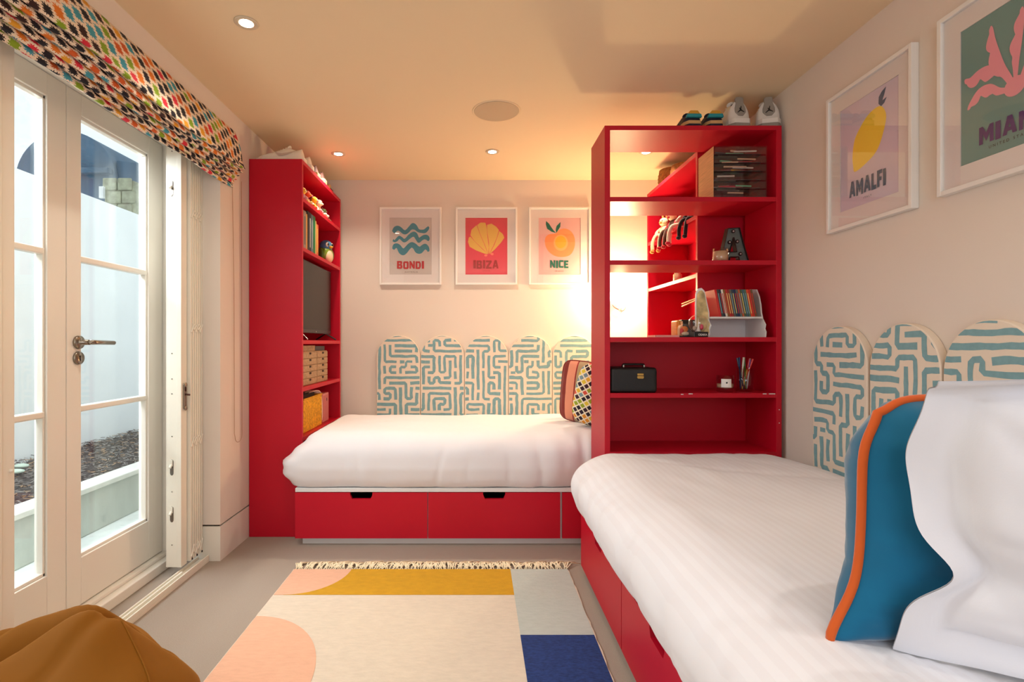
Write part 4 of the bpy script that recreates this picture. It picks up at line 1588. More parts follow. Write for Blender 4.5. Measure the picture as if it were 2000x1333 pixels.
cushion(t, 0.36, 0.37, 0.10, mat('yellow_cushion_cloth', rgb(222, 192, 96), 0.85), None, seed=9, wr=0.004)
t.rotation_euler = (math.radians(-4), 0, math.radians(-20))

# ================================================================== BEANBAG
VELV = mat('mustard_velvet', rgb(126, 76, 3), 0.75, spec=0.2, sheen=0.22)
VELV.node_tree.nodes['Principled BSDF'].inputs['Sheen Tint'].default_value = rgb(240, 170, 70)
bb = thing('beanbag', 'mustard velvet beanbag slumped on the carpet at the lower left', 'beanbag', (-1.010, 1.13, 0.0085), world=False)


def bean(p):
    d = p.normalized()
    # slumped body: flat base, a peak near the upper right seam
    r = Vector((0.355, 0.38, 0.225))
    q = Vector((d.x * r.x, d.y * r.y, d.z * r.z))
    if q.z < 0:
        q.z *= 0.8
    peak = math.exp(-((d.x - 0.35) ** 2 + (d.y - 0.30) ** 2) / 0.10) * max(0, d.z)
    q.z += 0.105 * peak
    peak2 = math.exp(-((d.x + 0.35) ** 2 + (d.y - 0.55) ** 2) / 0.25) * max(0, d.z)
    q.z += 0.06 * peak2
    # fold valleys: hollow between panels
    for (ang, off, wdt, dep) in ((2.20, 0.12, 0.10, 0.10), (2.75, 0.50, 0.12, 0.055), (1.2, -0.55, 0.10, 0.030), (-0.15, 0.35, 0.05, 0.012)):
        n = Vector((math.cos(ang), math.sin(ang)))
        s = d.x * n.x + d.y * n.y - off + 0.10 * nz((d.x, d.y, d.z), 1.8, ang)
        q -= d * dep * math.exp(-(s / wdt) ** 2) * max(0, d.z + 0.2)
    q += d * (0.030 * nz(d, 1.7, 1) + 0.006 * nz(d, 4, 3))
    return q


mb = MB()
mb.ell((0, 0, 0.212), (1, 1, 1), 140, fn=bean)
lo_z = min(v.z for v in mb.v)
mb.xf(Matrix.Translation((0, 0, -lo_z)))
for v in mb.v:
    if v.z < 0.02:
        v.z = 0.0
mb.build('velvet_body', VELV, bb, smooth=True, weld=True)


def bean_seam(pts2, name):
    pts = []
    for (dx, dy, dz) in catmull(pts2, 10):
        q = bean(Vector((dx, dy, dz)))
        pts.append(q + Vector((0, 0, 0.212 - lo_z)) + q.normalized() * 0.001)
    MB().tube(pts, 0.0022, 6).build(name, VELV, bb, smooth=True)


bean_seam([(-0.55, -0.75, 0.35), (-0.30, -0.25, 0.80), (0.05, 0.12, 0.95), (0.36, 0.42, 0.80), (0.60, 0.60, 0.45), (0.75, 0.65, 0.05)], 'seam')
bean_seam([(0.30, 0.36, 0.85), (0.62, 0.16, 0.72), (0.90, -0.10, 0.40), (1.0, -0.3, 0.0)], 'seam')

# ================================================================== SHOES
def shoe(label, loc, rz, cols, hts, L=0.285, W=0.052, sole=0.030, name='sneaker', group=None, logo=None, laces=True, tab=0.0, cat='shoe', tilt=0.0):
    """local: heel at y=0, toe towards +y. cols: upper, sole, accent, lace, inside"""
    t = thing(name, label, cat, loc, rz=rz, group=group, world=False)
    ts = [0, .03, .08, .16, .25, .34, .45, .58, .72, .85, .94, 1.0]
    ws = [.55, .74, .86, .90, .86, .84, .88, .97, 1.0, .86, .60, .25]
    n = 18

    def interp(arr, q):
        k = q * (len(arr) - 1)
        i = min(int(k), len(arr) - 2)
        return arr[i] + (arr[i + 1] - arr[i]) * (k - i)
    up, so = MB(), MB()
    rows = []
    for q, w in zip(ts, ws):
        h = interp(hts, q)
        row = []
        for k in range(n + 1):
            a = PI * k / n
            cx, cz = math.cos(a), math.sin(a)
            top = 0.58 + 0.12 * sst(0.4, 0.9, q)
            ww = W * w * (1 - (1 - top) * (cz ** 1.6))
            x = ww * (abs(cx) ** 0.75) * (1 if cx > 0 else -1)
            z = sole * 0.9 + (h - sole * 0.9) * (cz ** 0.62)
            lean = 0.018 * (z / 0.1) * sst(0.12, 0.0, q)
            row.append(Vector((x, q * L + lean, z)))
        rows.append(row)
    vs = [p for r in rows for p in r]
    fs, = [[]]
    for i in range(len(rows) - 1):
        for k in range(n):
            a = i * (n + 1) + k
            fs.append((a, a + 1, a + n + 2, a + n + 1))
    fs.append(tuple(range(n + 1)))
    fs.append(tuple((len(rows) - 1) * (n + 1) + k for k in range(n + 1))[::-1])
    up.add(vs, fs)
    up.build('upper', cols[0], t, smooth=True)
    out = []
    for q, w in zip(ts, ws):
        out.append((W * w * 1.07, q * L))
    poly = [(x, y - (0.006 if i == 0 else 0) + (0.006 if i == len(out) - 1 else 0)) for i, (x, y) in enumerate(out)] + [(-x, y - (0.006 if i == 0 else 0) + (0.006 if i == len(out) - 1 else 0)) for i, (x, y) in list(enumerate(out))[::-1]]
    so.prism(poly, 0.0, sole * 0.45, 'xy', 0)
    so.prism([(p[0] * 0.985, p[1]) for p in poly], sole * 0.45, sole, 'xy', 1)
    so.build('sole', [cols[1], (cols[0] if tab else cols[2]) if len(cols) > 5 else cols[1]], t, bevel=0.002)
    # foot opening
    MB().ell((0, 0.19 * L, interp(hts, 0.18) - 0.003), (W * 0.42, L * 0.115, 0.006), 14).build('lining', cols[4], t, smooth=True)
    # tongue
    hq = interp(hts, 0.30)
    MB().ell((0, 0.33 * L, hq - 0.006), (W * 0.44, 0.006, 0.017), 12, rot=Matrix.Rotation(math.radians(40), 3, 'X')).build('tongue', cols[0], t, smooth=True)
    if laces:
        lc = MB()
        for k in range(5):
            q = 0.38 + k * 0.055
            h = interp(hts, q)
            ww = W * 0.42
            lc.tube([(-ww, q * L, h - 0.006), (0, q * L + 0.003, h + 0.003), (ww, q * L, h - 0.006)], 0.0028, 6)
        lc.build('laces', cols[3], t, smooth=True)
    if tab:
        # padded heel tab rising from the back of the collar, with a moulded emblem
        tb = MB()
        P = [(-0.012, 0.058), (0.012, 0.058), (0.028, 0.078), (0.027, 0.098), (0.019, 0.125), (0.020, tab * 0.95), (0.014, tab), (-0.014, tab), (-0.020, tab * 0.95), (-0.019, 0.125), (-0.027, 0.098), (-0.028, 0.078)]
        tb.prism(P, -0.001, 0.014, 'xz')
        M = Matrix.Rotation(math.radians(-8), 4, 'X')
        tb.xf(M)
        h_ = tb.build('heel_tab', cols[2], t, bevel=0.004)
        e_ = MB()
        cz_ = 0.088
        for (x0, z0, x1, z1, w0, w1) in ((0, 0, 0.004, 0.020, 0.003, 0.0015), (0, 0, -0.016, -0.014, 0.0035, 0.0015), (0, 0, 0.017, -0.010, 0.0035, 0.0015), (0, 0.002, -0.006, 0.010, 0.002, 0.001)):
            d = Vector((x1 - x0, z1 - z0)).normalized()
            nn = Vector((-d.y, d.x))
            e_.prism([(x0 + nn.x * w0, cz_ + z0 + nn.y * w0), (x0 - nn.x * w0, cz_ + z0 - nn.y * w0), (x1 - nn.x * w1, cz_ + z1 - nn.y * w1), (x1 + nn.x * w1, cz_ + z1 + nn.y * w1)], -0.0025, -0.0012, 'xz')
        e_.ell((0.0, -0.002, cz_ + 0.007), (0.0025, 0.001, 0.003), 8)
        e_.xf(M)
        e_.build('emblem', mat('emblem_black', rgb(24, 20, 20), 0.4), h_)
    t['_L'] = L
    return t


SHW = mat('shoe_white_leather', rgb(226, 220, 212), 0.5)
SHG = mat('shoe_grey_suede', rgb(150, 142, 132), 0.8)
SHO = mat('shoe_offwhite', rgb(238, 226, 208), 0.5)
SHD = mat('shoe_dark_lining', rgb(26, 22, 24), 0.9)
GUM = mat('gum_rubber', rgb(196, 156, 104), 0.6)
TSH = mat('shoe_teal_mesh', rgb(24, 140, 150), 0.6)
NSH = mat('shoe_navy_mesh', rgb(20, 22, 44), 0.7)
YSH = mat('shoe_mustard', rgb(206, 150, 40), 0.6)
BRN = mat('shoe_plum_suede', rgb(90, 52, 46), 0.8)
h_high = [0.146, 0.140, 0.128, 0.150, 0.132, 0.10, 0.076, 0.064, 0.054, 0.042, 0.03]
h_low = [0.080, 0.074, 0.066, 0.092, 0.084, 0.072, 0.062, 0.055, 0.048, 0.038, 0.028]


def put(px, Y):
    return (px - CX) * Y / F


zt = ZT + 0.0005
s1 = shoe('grey and white high top with heel emblem, second from right on the freestanding shelves', (put(1446, 2.535), 2.52, zt), math.radians(4),
          [SHW, SHG, SHG, SHO, SHD, 1], h_high, W=0.060, sole=0.042, tab=0.158, group='shoes on top of the freestanding red shelves', L=0.27)
s2 = shoe('grey and white high top sneaker with heel emblem, rightmost against the wall', (put(1500, 2.535), 2.52, zt), math.radians(-14),
          [SHW, SHG, SHG, SHO, SHD, 1], h_high, W=0.060, sole=0.042, tab=0.158, group='shoes on top of the freestanding red shelves', L=0.27)
for px, rz_, lb in ((1354, 0.03, 'navy and teal trainer with orange trim, leftmost on top of the freestanding shelves'),
                    (1396, -0.02, 'navy and teal trainer with orange trim, beside the grey high tops')):
    s = shoe(lb, (put(px, 2.53), 2.518, zt), rz_, [NSH, NSH, GUM, YSH, SHD, 1], h_low, W=0.048, sole=0.030, group='shoes on top of the freestanding red shelves', L=0.265)
    MB().prism([(-0.038, 0.046), (0.038, 0.046), (0.033, 0.063), (-0.033, 0.063)], -0.004, 0.016, 'xz').build('heel_band', TSH, s, bevel=0.003)
    MB().prism([(-0.030, 0.063), (0.030, 0.063), (0.018, 0.080), (-0.018, 0.080)], -0.001, 0.014, 'xz').build('heel_pull', YSH, s, bevel=0.003)
GL = 'shoes on top of the window side red shelf unit'
s3 = shoe('white leather sneaker lying nearest on the window side shelf unit', (-0.995, 3.03, zt), math.radians(90), [SHO, SHO, SHO, SHO, SHD], h_low, sole=0.026, W=0.045, group=GL, L=0.27)
# side swoosh facing the camera (local -x side after the turn is the camera side)
sw = MB()
for sx_ in (-1, 1):
    pts = catmull([(0.02, 0.060, 0.001), (0.07, 0.046, 0.004), (0.115, 0.036, 0.007), (0.135, 0.036, 0.008), (0.150, 0.046, 0.004), (0.156, 0.056, 0.001)], 4)
    for i in range(len(pts) - 1):
        a, b = pts[i], pts[i + 1]
        sw.add([(sx_ * 0.0465, a.x, a.y - a.z), (sx_ * 0.0465, b.x, b.y - b.z), (sx_ * 0.0445, b.x, b.y + b.z), (sx_ * 0.0445, a.x, a.y + a.z)], [(0, 1, 2, 3)])
sw.build('side_tick', mat('tick_outline', rgb(200, 176, 160), 0.5), s3)
shoe('white leather sneaker second in the row on the window side shelf unit', (-0.990, 3.15, zt), math.radians(90), [SHO, SHO, SHO, SHO, SHD], h_low, sole=0.026, W=0.045, group=GL, L=0.27)
shoe('plum trainer with pale sole third in the row on the window side shelf unit', (-0.998, 3.30, zt), math.radians(88), [BRN, GUM, SHO, SHO, SHD], h_low, sole=0.028, W=0.045, group=GL, L=0.26)
shoe('plum trainer with pale sole fourth in the row on the window side shelf unit', (-0.992, 3.43, zt), math.radians(93), [BRN, GUM, SHO, SHO, SHD], h_low, sole=0.028, W=0.045, group=GL, L=0.26)
shoe('tan slipper farthest back on top of the window side shelf unit', (-0.998, 3.60, zt), math.radians(90), [GUM, BRN, SHO, SHO, SHD], [0.05, .05, .045, .055, .055, .05, .048, .044, .04, .034, .028], sole=0.016, W=0.045, group=GL, laces=False, name='slipper', L=0.26)

# ================================================================== SOFT TOYS
EYE = mat('toy_eye', rgb(12, 10, 10), 0.2)


def plush(label, loc, rz, c1, c2, s=1.0, ears='round', dangle=False, group=None, c3=None, world_off=0.0, snout=True):
    t = thing('soft_toy', label, 'soft toy', loc, rz=rz, group=group, world=False)
    m1 = mat('plush_' + label[:8].replace(' ', '_'), rgb(*c1), 0.95, sheen=0.4, bump=0.5, bscale=300)
    m2 = mat('plush_trim', rgb(*c2), 0.95, sheen=0.4, bump=0.5, bscale=300)
    m3 = mat('plush_extra', rgb(*(c3 or c2)), 0.95, sheen=0.4)
    H = 0.11 * s
    MB().ell((0, 0, 0.040 * s), (0.030 * s, 0.026 * s, 0.040 * s), 14).build('body', m1, t, smooth=True)
    hd = MB().ell((0, -0.006 * s, 0.094 * s), (0.027 * s, 0.025 * s, 0.025 * s), 14).build('head', m1 if c3 is None else m3, t, smooth=True)
    for sx_ in (-1, 1):
        e = MB()
        if ears == 'round':
            e.ell((sx_ * 0.021 * s, 0, 0.115 * s), (0.010 * s, 0.005 * s, 0.010 * s), 10)
        elif ears == 'long':
            e.ell((sx_ * 0.014 * s, 0.002 * s, 0.135 * s), (0.007 * s, 0.004 * s, 0.026 * s), 10)
        else:
            e.lathe([(0.009 * s, 0), (0.0005, 0.020 * s)], (sx_ * 0.016 * s, 0, 0.110 * s), 8)
        e.build('ear', m2, hd, smooth=True)
        MB().ell((sx_ * 0.010 * s, -0.029 * s, 0.099 * s), (0.003 * s, 0.002 * s, 0.003 * s), 8).build('eye', EYE, hd)
        if dangle:
            pts = [(sx_ * 0.013 * s, -0.015 * s, 0.020 * s), (sx_ * 0.020 * s, -0.050 * s, 0.012 * s), (sx_ * 0.026 * s, -0.066 * s, -0.030 * s), (sx_ * 0.024 * s, -0.068 * s, -0.075 * s)]
        else:
            pts = [(sx_ * 0.014 * s, -0.010 * s, 0.014 * s), (sx_ * 0.020 * s, -0.035 * s, 0.012 * s), (sx_ * 0.024 * s, -0.052 * s, 0.014 * s)]
        MB().tube(catmull(pts, 4), 0.010 * s, 8).build('leg', m1, t, smooth=True)
        p = pts[-1]
        MB().ell((p[0], p[1] - 0.004 * s, p[2] - (0.006 * s if dangle else 0)), (0.012 * s, 0.014 * s, 0.011 * s), 10).build('foot', m2, t, smooth=True)
        MB().tube(catmull([(sx_ * 0.024 * s, 0, 0.062 * s), (sx_ * 0.042 * s, -0.012 * s, 0.045 * s), (sx_ * 0.040 * s, -0.024 * s, 0.028 * s)], 4), [0.009 * s] * 9, 8).build('arm', m2 if c3 else m1, t, smooth=True)
    if snout:
        MB().ell((0, -0.030 * s, 0.088 * s), (0.010 * s, 0.009 * s, 0.008 * s), 10).build('muzzle', m2, hd, smooth=True)
    return t


GT = 'soft toys on the top shelf of the window side unit'
zs = LZ[0] + 0.0005
R90 = PI / 2          # faces +x
plush('pale pink soft toy nearest on the upper shelf of the window side unit', (-1.05, 3.02, zs), R90, (236, 196, 190), (220, 150, 150), 1.0, group=GT)
plush('yellow long eared soft toy on the upper shelf of the window side unit', (-1.045, 3.13, zs), R90 - 0.2, (236, 186, 60), (244, 216, 140), 0.85, 'long', group=GT)
plush('orange and red soft toy on the upper shelf of the window side unit', (-1.055, 3.235, zs), R90, (206, 70, 40), (226, 140, 50), 0.95, 'pointed', group=GT)
plush('bright yellow soft toy with pink arms on the upper shelf of the window side unit', (-1.045, 3.345, zs), R90 + 0.1, (242, 190, 30), (232, 150, 160), 0.9, 'round', group=GT, c3=(240, 190, 30))
plush('red and cream soft toy on the upper shelf of the window side unit', (-1.05, 3.46, zs), R90, (214, 76, 50), (232, 208, 180), 1.0, 'round', group=GT, c3=(236, 190, 160))
plush('dark green soft toy farthest on the upper shelf of the window side unit', (-1.05, 3.58, zs), R90, (70, 84, 40), (120, 84, 50), 0.75, 'round', group=GT)
GT2 = 'soft toys on the corner shelf unit'
zk = KZ[0] + 0.0005
RM = -PI / 2          # faces -x
plush('cream soft toy dangling its long legs over the far end of the corner shelf', (1.262, 3.50, zk), RM + 0.45, (244, 226, 180), (206, 140, 60), 1.15, 'long', True, GT2)
plush('brown and red soft toy dangling over the corner shelf beside the cream one', (1.262, 3.34, zk), RM + 0.15, (80, 40, 24), (180, 30, 40), 1.15, 'round', True, GT2, c3=(240, 200, 160))
plush('white and crimson soft toy with dangling legs in the middle of the corner shelf', (1.258, 3.19, zk), RM - 0.5, (236, 220, 196), (196, 30, 60), 1.1, 'pointed', True, GT2)
plush('black legged soft toy with a yellow head nearest the front on the corner shelf', (1.262, 3.04, zk), RM + 0.3, (30, 24, 28), (40, 30, 34), 1.1, 'round', True, GT2, c3=(236, 180, 70))
plush('pink and cream patterned soft toy at the near end of the corner shelf', (1.30, 2.91, zk), RM + 0.5, (230, 170, 160), (240, 220, 190), 1.35, 'long', False, GT2)

# parrot money-box like bird
pt_ = thing('bird_ornament', 'round green and blue bird ornament on the second shelf of the window side unit', 'ornament', (-1.045, 3.625, LZ[1] + 0.0005), rz=R90 - 0.5, world=False)
BG = mat('bird_green', rgb(110, 140, 20), 0.35)
BBL = mat('bird_blue', rgb(70, 120, 160), 0.35)
MB().ell((0, 0.004, 0.065), (0.056, 0.052, 0.065), 22).build('body', BG, pt_, smooth=True)
h_ = MB().ell((0, -0.004, 0.122), (0.045, 0.043, 0.043), 22).build('head', BBL, pt_, smooth=True)
for sx_ in (-1, 1):
    MB().ell((sx_ * 0.020, -0.036, 0.128), (0.014, 0.009, 0.017), 14).build('eye_ring', SHO, h_, smooth=True)
    MB().ell((sx_ * 0.020, -0.044, 0.129), (0.008, 0.005, 0.010), 12).build('pupil', EYE, h_, smooth=True)
    MB().ell((sx_ * 0.050, 0.006, 0.062), (0.012, 0.034, 0.045), 14).build('wing', mat('bird_wing', rgb(70, 110, 40), 0.4), pt_, smooth=True)
MB().lathe([(0.012, 0), (0.008, -0.014), (0.001, -0.026)], (0, -0.044, 0.112), 12, axis='y').build('beak', YSH, h_, smooth=True)
MB().ell((0, -0.030, 0.050), (0.034, 0.026, 0.048), 16).build('belly', mat('bird_belly', rgb(226, 196, 160), 0.4), pt_, smooth=True)

# ================================================================== BOOKS
def book(label, loc, th, h, d, c, rz=0.0, group=None, band=None, name='book', ry=0.0):
    """spine faces local -y; x thickness, z height, y depth"""
    t = thing(name, label, 'book', loc, rz=rz, group=group, world=False)
    m = mat('book_' + '%d_%d' % (c[0], c[2]), rgb(*c), 0.5)
    mb = MB()
    mb.box(-th / 2, th / 2, -0.002, 0.0, 0, h)
    mb.box(-th / 2, -th / 2 + 0.002, 0, d, 0, h)
    mb.box(th / 2 - 0.002, th / 2, 0, d, 0, h)
    mb.build('cover', m, t, bevel=0.0008)
    MB().box(-th / 2 + 0.002, th / 2 - 0.002, 0.0, d - 0.003, 0.003, h - 0.003).build('pages', mat('book_pages', rgb(232, 222, 200), 0.9), t)
    if band:
        MB().box(-th * 0.18, th * 0.18, -0.0026, -0.002, h * 0.12, h * 0.86).build('spine_title', mat('spine_%d' % band[0], rgb(*band), 0.5), t)
    t.rotation_euler = (0, ry, rz)
    return t


GB = 'books on the window side shelf unit'
y = 3.030
zb2 = LZ[1] + 0.0005
for th, h, c, bd, nm in ((0.050, 0.225, (150, 132, 120), (90, 80, 70), 'grey brown patterned book nearest the camera on the second shelf'),
                         (0.016, 0.215, (222, 150, 40), None, 'thin orange book beside the grey brown one'),
                         (0.032, 0.238, (22, 18, 24), None, 'black book on the second shelf'),
                         (0.034, 0.238, (24, 28, 44), (200, 200, 196), 'dark navy book with a white spine line'),
                         (0.040, 0.236, (92, 110, 122), (150, 160, 166), 'slate grey book next to the green one'),
                         (0.040, 0.236, (24, 120, 66), None, 'green book on the second shelf'),
                         (0.018, 0.215, (226, 200, 120), None, 'thin cream book beside the green one'),
                         (0.040, 0.200, (206, 100, 50), (230, 190, 90), 'orange patterned book at the end of the row by the bird')):
    book(nm, (-1.004, y + th / 2, zb2), th, h, 0.17, c, R90, GB, bd)
    y += th + 0.0025

# CD rack with its slanted little books
p0 = at(1366, 560, RY0 + 0.06)
zsh = RZ[2] + 0.0005
rk = thing('book_rack', 'white tabletop book rack with curvy map printed ends on the freestanding shelves', 'rack', (1.22, 2.62, zsh))
MAPP = mat('map_print', rgb(206, 184, 130), 0.7, var=0.45, vscale=22)
xa0, xa1 = put(1367, 2.52), put(1392, 2.52)


def rack_side(name, x0, face):
    pts = [(2.515, 0.0), (2.600, 0.0), (2.612, 0.02), (2.608, 0.05), (2.625, 0.08), (2.650, 0.12), (2.655, 0.17), (2.662, 0.215), (2.650, 0.235), (2.63, 0.24), (2.60, 0.236), (2.575, 0.20), (2.560, 0.14), (2.545, 0.085), (2.520, 0.065), (2.515, 0.035)]
    return pts


# left end board is turned to face the camera obliquely
lb_ = MB()
cur = [(0.000, 0.0), (0.060, 0.0), (0.072, 0.012), (0.068, 0.035), (0.076, 0.058), (0.066, 0.080), (0.066, 0.12), (0.058, 0.16), (0.050, 0.20), (0.044, 0.228), (0.030, 0.243), (0.014, 0.240), (0.003, 0.222), (0.0, 0.18)]
lb_.prism(cur, 0, 0.008, 'xz')
lb_.xf(Matrix.Translation((xa0, 2.575, zsh)) @ Matrix.Rotation(math.radians(-14), 4, 'Z'))
lb_.build('end_board', WHITEM, rk, bevel=0.002)
ml = MB()
ml.prism([(0.5 * 0.068 + (x - 0.034) * 0.82, 0.5 * 0.243 + (z - 0.1215) * 0.90) for x, z in cur], -0.0012, -0.0002, 'xz')
ml.xf(Matrix.Translation((xa0, 2.575, zsh)) @ Matrix.Rotation(math.radians(-14), 4, 'Z'))
ml.build('map_picture', MAPP, rk)
xs0, xs1 = put(1394, 2.54), put(1484, 2.54)
zsf = CH + (CY - 619) * 2.54 / F
MB().box(xs0 - 0.018, xs1 + 0.012, 2.535, 2.70, zsf - 0.009, zsf).build('rack_shelf', WHITEM, rk, bevel=0.001)
MB().prism([(2.700, zsh), (2.708, zsh), (2.708, zsf + 0.11), (2.700, zsf + 0.11)], xs0 - 0.014, xs1 + 0.012, 'yz').build('rack_back', WHITEM, rk)
rb = MB()
cur2 = [(2.52, 0.0), (2.70, 0.0), (2.71, 0.24), (2.66, 0.245), (2.60, 0.238), (2.575, 0.20), (2.562, 0.16), (2.556, 0.12), (2.545, 0.09), (2.532, 0.075), (2.520, 0.06), (2.526, 0.04), (2.516, 0.025)]
rb.prism([(a, b + zsh) for a, b in cur2], xs1 + 0.013, xs1 + 0.020, 'yz')
rb.build('end_board', WHITEM, rk)
cols = [(206, 20, 24), (60, 62, 60), (26, 40, 60), (226, 216, 200), (140, 90, 40), (186, 30, 30), (150, 40, 36), (90, 90, 80), (40, 60, 80), (18, 40, 80), (90, 100, 96), (180, 90, 50), (70, 90, 60), (60, 96, 110), (80, 110, 90), (220, 70, 30), (196, 40, 24), (110, 80, 50), (60, 80, 96), (70, 80, 120)]
nb = 18
GR = 'slim books leaning in the white rack'
names = ['scarlet', 'charcoal', 'navy', 'cream', 'tan', 'dark red', 'brick', 'olive grey', 'ink blue', 'royal blue', 'sage', 'rust', 'moss', 'steel blue', 'pale green', 'orange', 'vermilion', 'brown']
pos_n = ['first from the left', 'second from the left', 'third from the left', 'fourth from the left', 'fifth from the left', 'sixth from the left', 'seventh from the left', 'eighth from the left', 'ninth from the left',
         'ninth from the right', 'eighth from the right', 'seventh from the right', 'sixth from the right', 'fifth from the right', 'fourth from the right', 'third from the right', 'second from the right', 'rightmost']
w_ = (xs1 - 0.040 - xs0) / nb
pr_b = None
for k in range(nb):
    th = w_ * 0.93
    book('slim %s book, %s in the white rack' % (names[k], pos_n[k]), (xs0 + 0.002 + w_ * (k + 0.5) + 0.028, 2.545, zsf + 0.0005), th, 0.135, 0.11, cols[k], 0, GR,
         RND.choice(((226, 200, 120), (200, 60, 50), (120, 160, 170))), ry=math.radians(-11), name='slim_book')

# acrylic organiser
ox0, ox1, oy0, oy1 = 1.146, 1.403, 2.520, 2.690
oz = RZ[0] + 0.0005
og = thing('drawer_organiser', 'clear acrylic drawer tower full of pens and papers on the top shelf', 'organiser', ((ox0 + ox1) / 2, 2.60, oz))
mb = MB()
for (z0_, z1_) in ((0.0, 0.124), (0.126, 0.250)):
    a, b = oz + z0_, oz + z1_
    mb.box(ox0, ox0 + 0.003, oy0, oy1, a, b)
    mb.box(ox1 - 0.003, ox1, oy0, oy1, a, b)
    mb.box(ox0 + 0.003, ox1 - 0.003, oy0, oy1, b - 0.003, b)
    mb.box(ox0 + 0.003, ox1 - 0.003, oy0, oy1, a, a + 0.002)
    mb.box(ox0 + 0.003, ox1 - 0.003, oy1 - 0.003, oy1, a + 0.002, b - 0.003)
mb.build('clear_case', CLEAR, og)
FROST = mat('frosted_side', rgb(214, 170, 118), 0.45, var=0.15, vscale=30, stretch=(1, 0.4, 6))
MB().box(ox0 - 0.0015, ox0 - 0.0003, oy0, oy1, oz + 0.002, oz + 0.248).build('striped_side_panel', FROST, og)
for k in range(6):
    a = oz + 0.004 + k * 0.0405 + (0.003 if k > 2 else 0)
    d = MB()
    d.box(ox0 + 0.005, ox1 - 0.005, oy0 - 0.001, oy0 + 0.002, a, a + 0.034)
    d.box(ox0 + 0.005, ox1 - 0.005, oy0 + 0.002, oy1 - 0.006, a, a + 0.002)
    dd = d.build('clear_drawer', CLEAR, og)
    c = MB()
    rr = random.Random(k)
    for q in range(7):
        x = ox0 + 0.02 + rr.random() * 0.12
        yy_ = oy0 + 0.012 + rr.random() * 0.10
        L_ = 0.05 + rr.random() * 0.07
        c.tube([(x, yy_, a + 0.008 + 0.003 * q), (min(x + L_, ox1 - 0.012), yy_ + rr.uniform(-0.01, 0.02), a + 0.009 + 0.003 * q)], 0.004, 6, mi=q % 6)
    c.box(ox0 + 0.01, ox1 - 0.02, oy0 + 0.02, oy1 - 0.02, a + 0.0025, a + 0.010, 6)
    c.build('pens_and_papers', [mat('pen_a', rgb(*cc), 0.4) for cc in ((232, 180, 150), (230, 150, 30), (200, 40, 60), (120, 190, 150), (60, 30, 60), (230, 210, 200))] + [mat('papers', rgb(70, 40, 44), 0.8)], dd)

# marquee letter A
al = at(1437, 507, RY0 + 0.09)
LA = thing('marquee_letter', 'grey metal marquee letter A with round bulbs on the freestanding shelves', 'letter', (al.x, al.y, RZ[1] + 0.0005), rz=math.radians(8), world=False)
S_ = 0.0150 / 100 * (RY0 + 0.09) / 2.55
GM = mat('galvanised_metal', rgb(110, 122, 122), 0.45, 0.55, var=0.2, vscale=18)
DK = mat('dark_rusty_edge', rgb(50, 26, 26), 0.6, 0.3)
u = 0.000193


def LP(p):
    return ((p[0] - 760) * u, (1165 - p[1]) * u)


outer = [[(535, 290), (855, 262), (930, 500), (1010, 780), (1130, 1165), (870, 1165), (840, 1010), (600, 1010)],]
lm = MB()
legsL = [LP(p) for p in ((535, 285), (700, 272), (690, 520), (580, 890), (600, 1010), (560, 1165), (395, 1165), (420, 760))]
legsR = [LP(p) for p in ((700, 272), (855, 258), (960, 640), (1130, 1165), (865, 1165), (800, 890), (690, 520))]
barp = [LP(p) for p in ((590, 885), (800, 885), (835, 1005), (598, 1010))]
for P in (legsL, legsR, barp):
    lm.prism(P, 0.004, 0.022, 'xz')
lm.build('letter_face', GM, LA)
le = MB()


def rimline(pts):
    for i in range(len(pts)):
        a, b = Vector(LP(pts[i])), Vector(LP(pts[(i + 1) % len(pts)]))
        d = b - a
        if d.length < 1e-5:
            continue
        n = Vector((-d.y, d.x)).normalized() * 0.0012
        le.add([(a.x + n.x, -0.006, a.y + n.y), (b.x + n.x, -0.006, b.y + n.y), (b.x - n.x, -0.006, b.y - n.y), (a.x - n.x, -0.006, a.y - n.y),
                (a.x + n.x, 0.022, a.y + n.y), (b.x + n.x, 0.022, b.y + n.y), (b.x - n.x, 0.022, b.y - n.y), (a.x - n.x, 0.022, a.y - n.y)],
               [(0, 1, 2, 3), (4, 7, 6, 5), (0, 4, 5, 1), (1, 5, 6, 2), (2, 6, 7, 3), (3, 7, 4, 0)])


rimline([(535, 285), (855, 258), (960, 640), (1130, 1158), (865, 1158), (835, 1005), (598, 1010), (560, 1158), (395, 1158), (420, 760)])
rimline([(695, 510), (780, 880), (585, 888)])
le.build('raised_rim', DK, LA)
for p in ((690, 350), (588, 636), (802, 612), (890, 928), (520, 860)):
    q = LP(p)
    b = MB().lathe([(0.009, 0.004), (0.0095, -0.002), (0.007, -0.002), (0.0065, 0.003), (0, 0.003)], (q[0], 0, q[1]), 16, axis='y').build('bulb_socket', DK, LA, smooth=True)
    MB().ell((q[0], -0.002, q[1]), (0.0045, 0.004, 0.0045), 12).build('bulb', mat('bulb_glass', rgb(200, 176, 170), 0.15), b, smooth=True)

# candles
WAX = mat('peach_wax', rgb(234, 192, 150), 0.5)


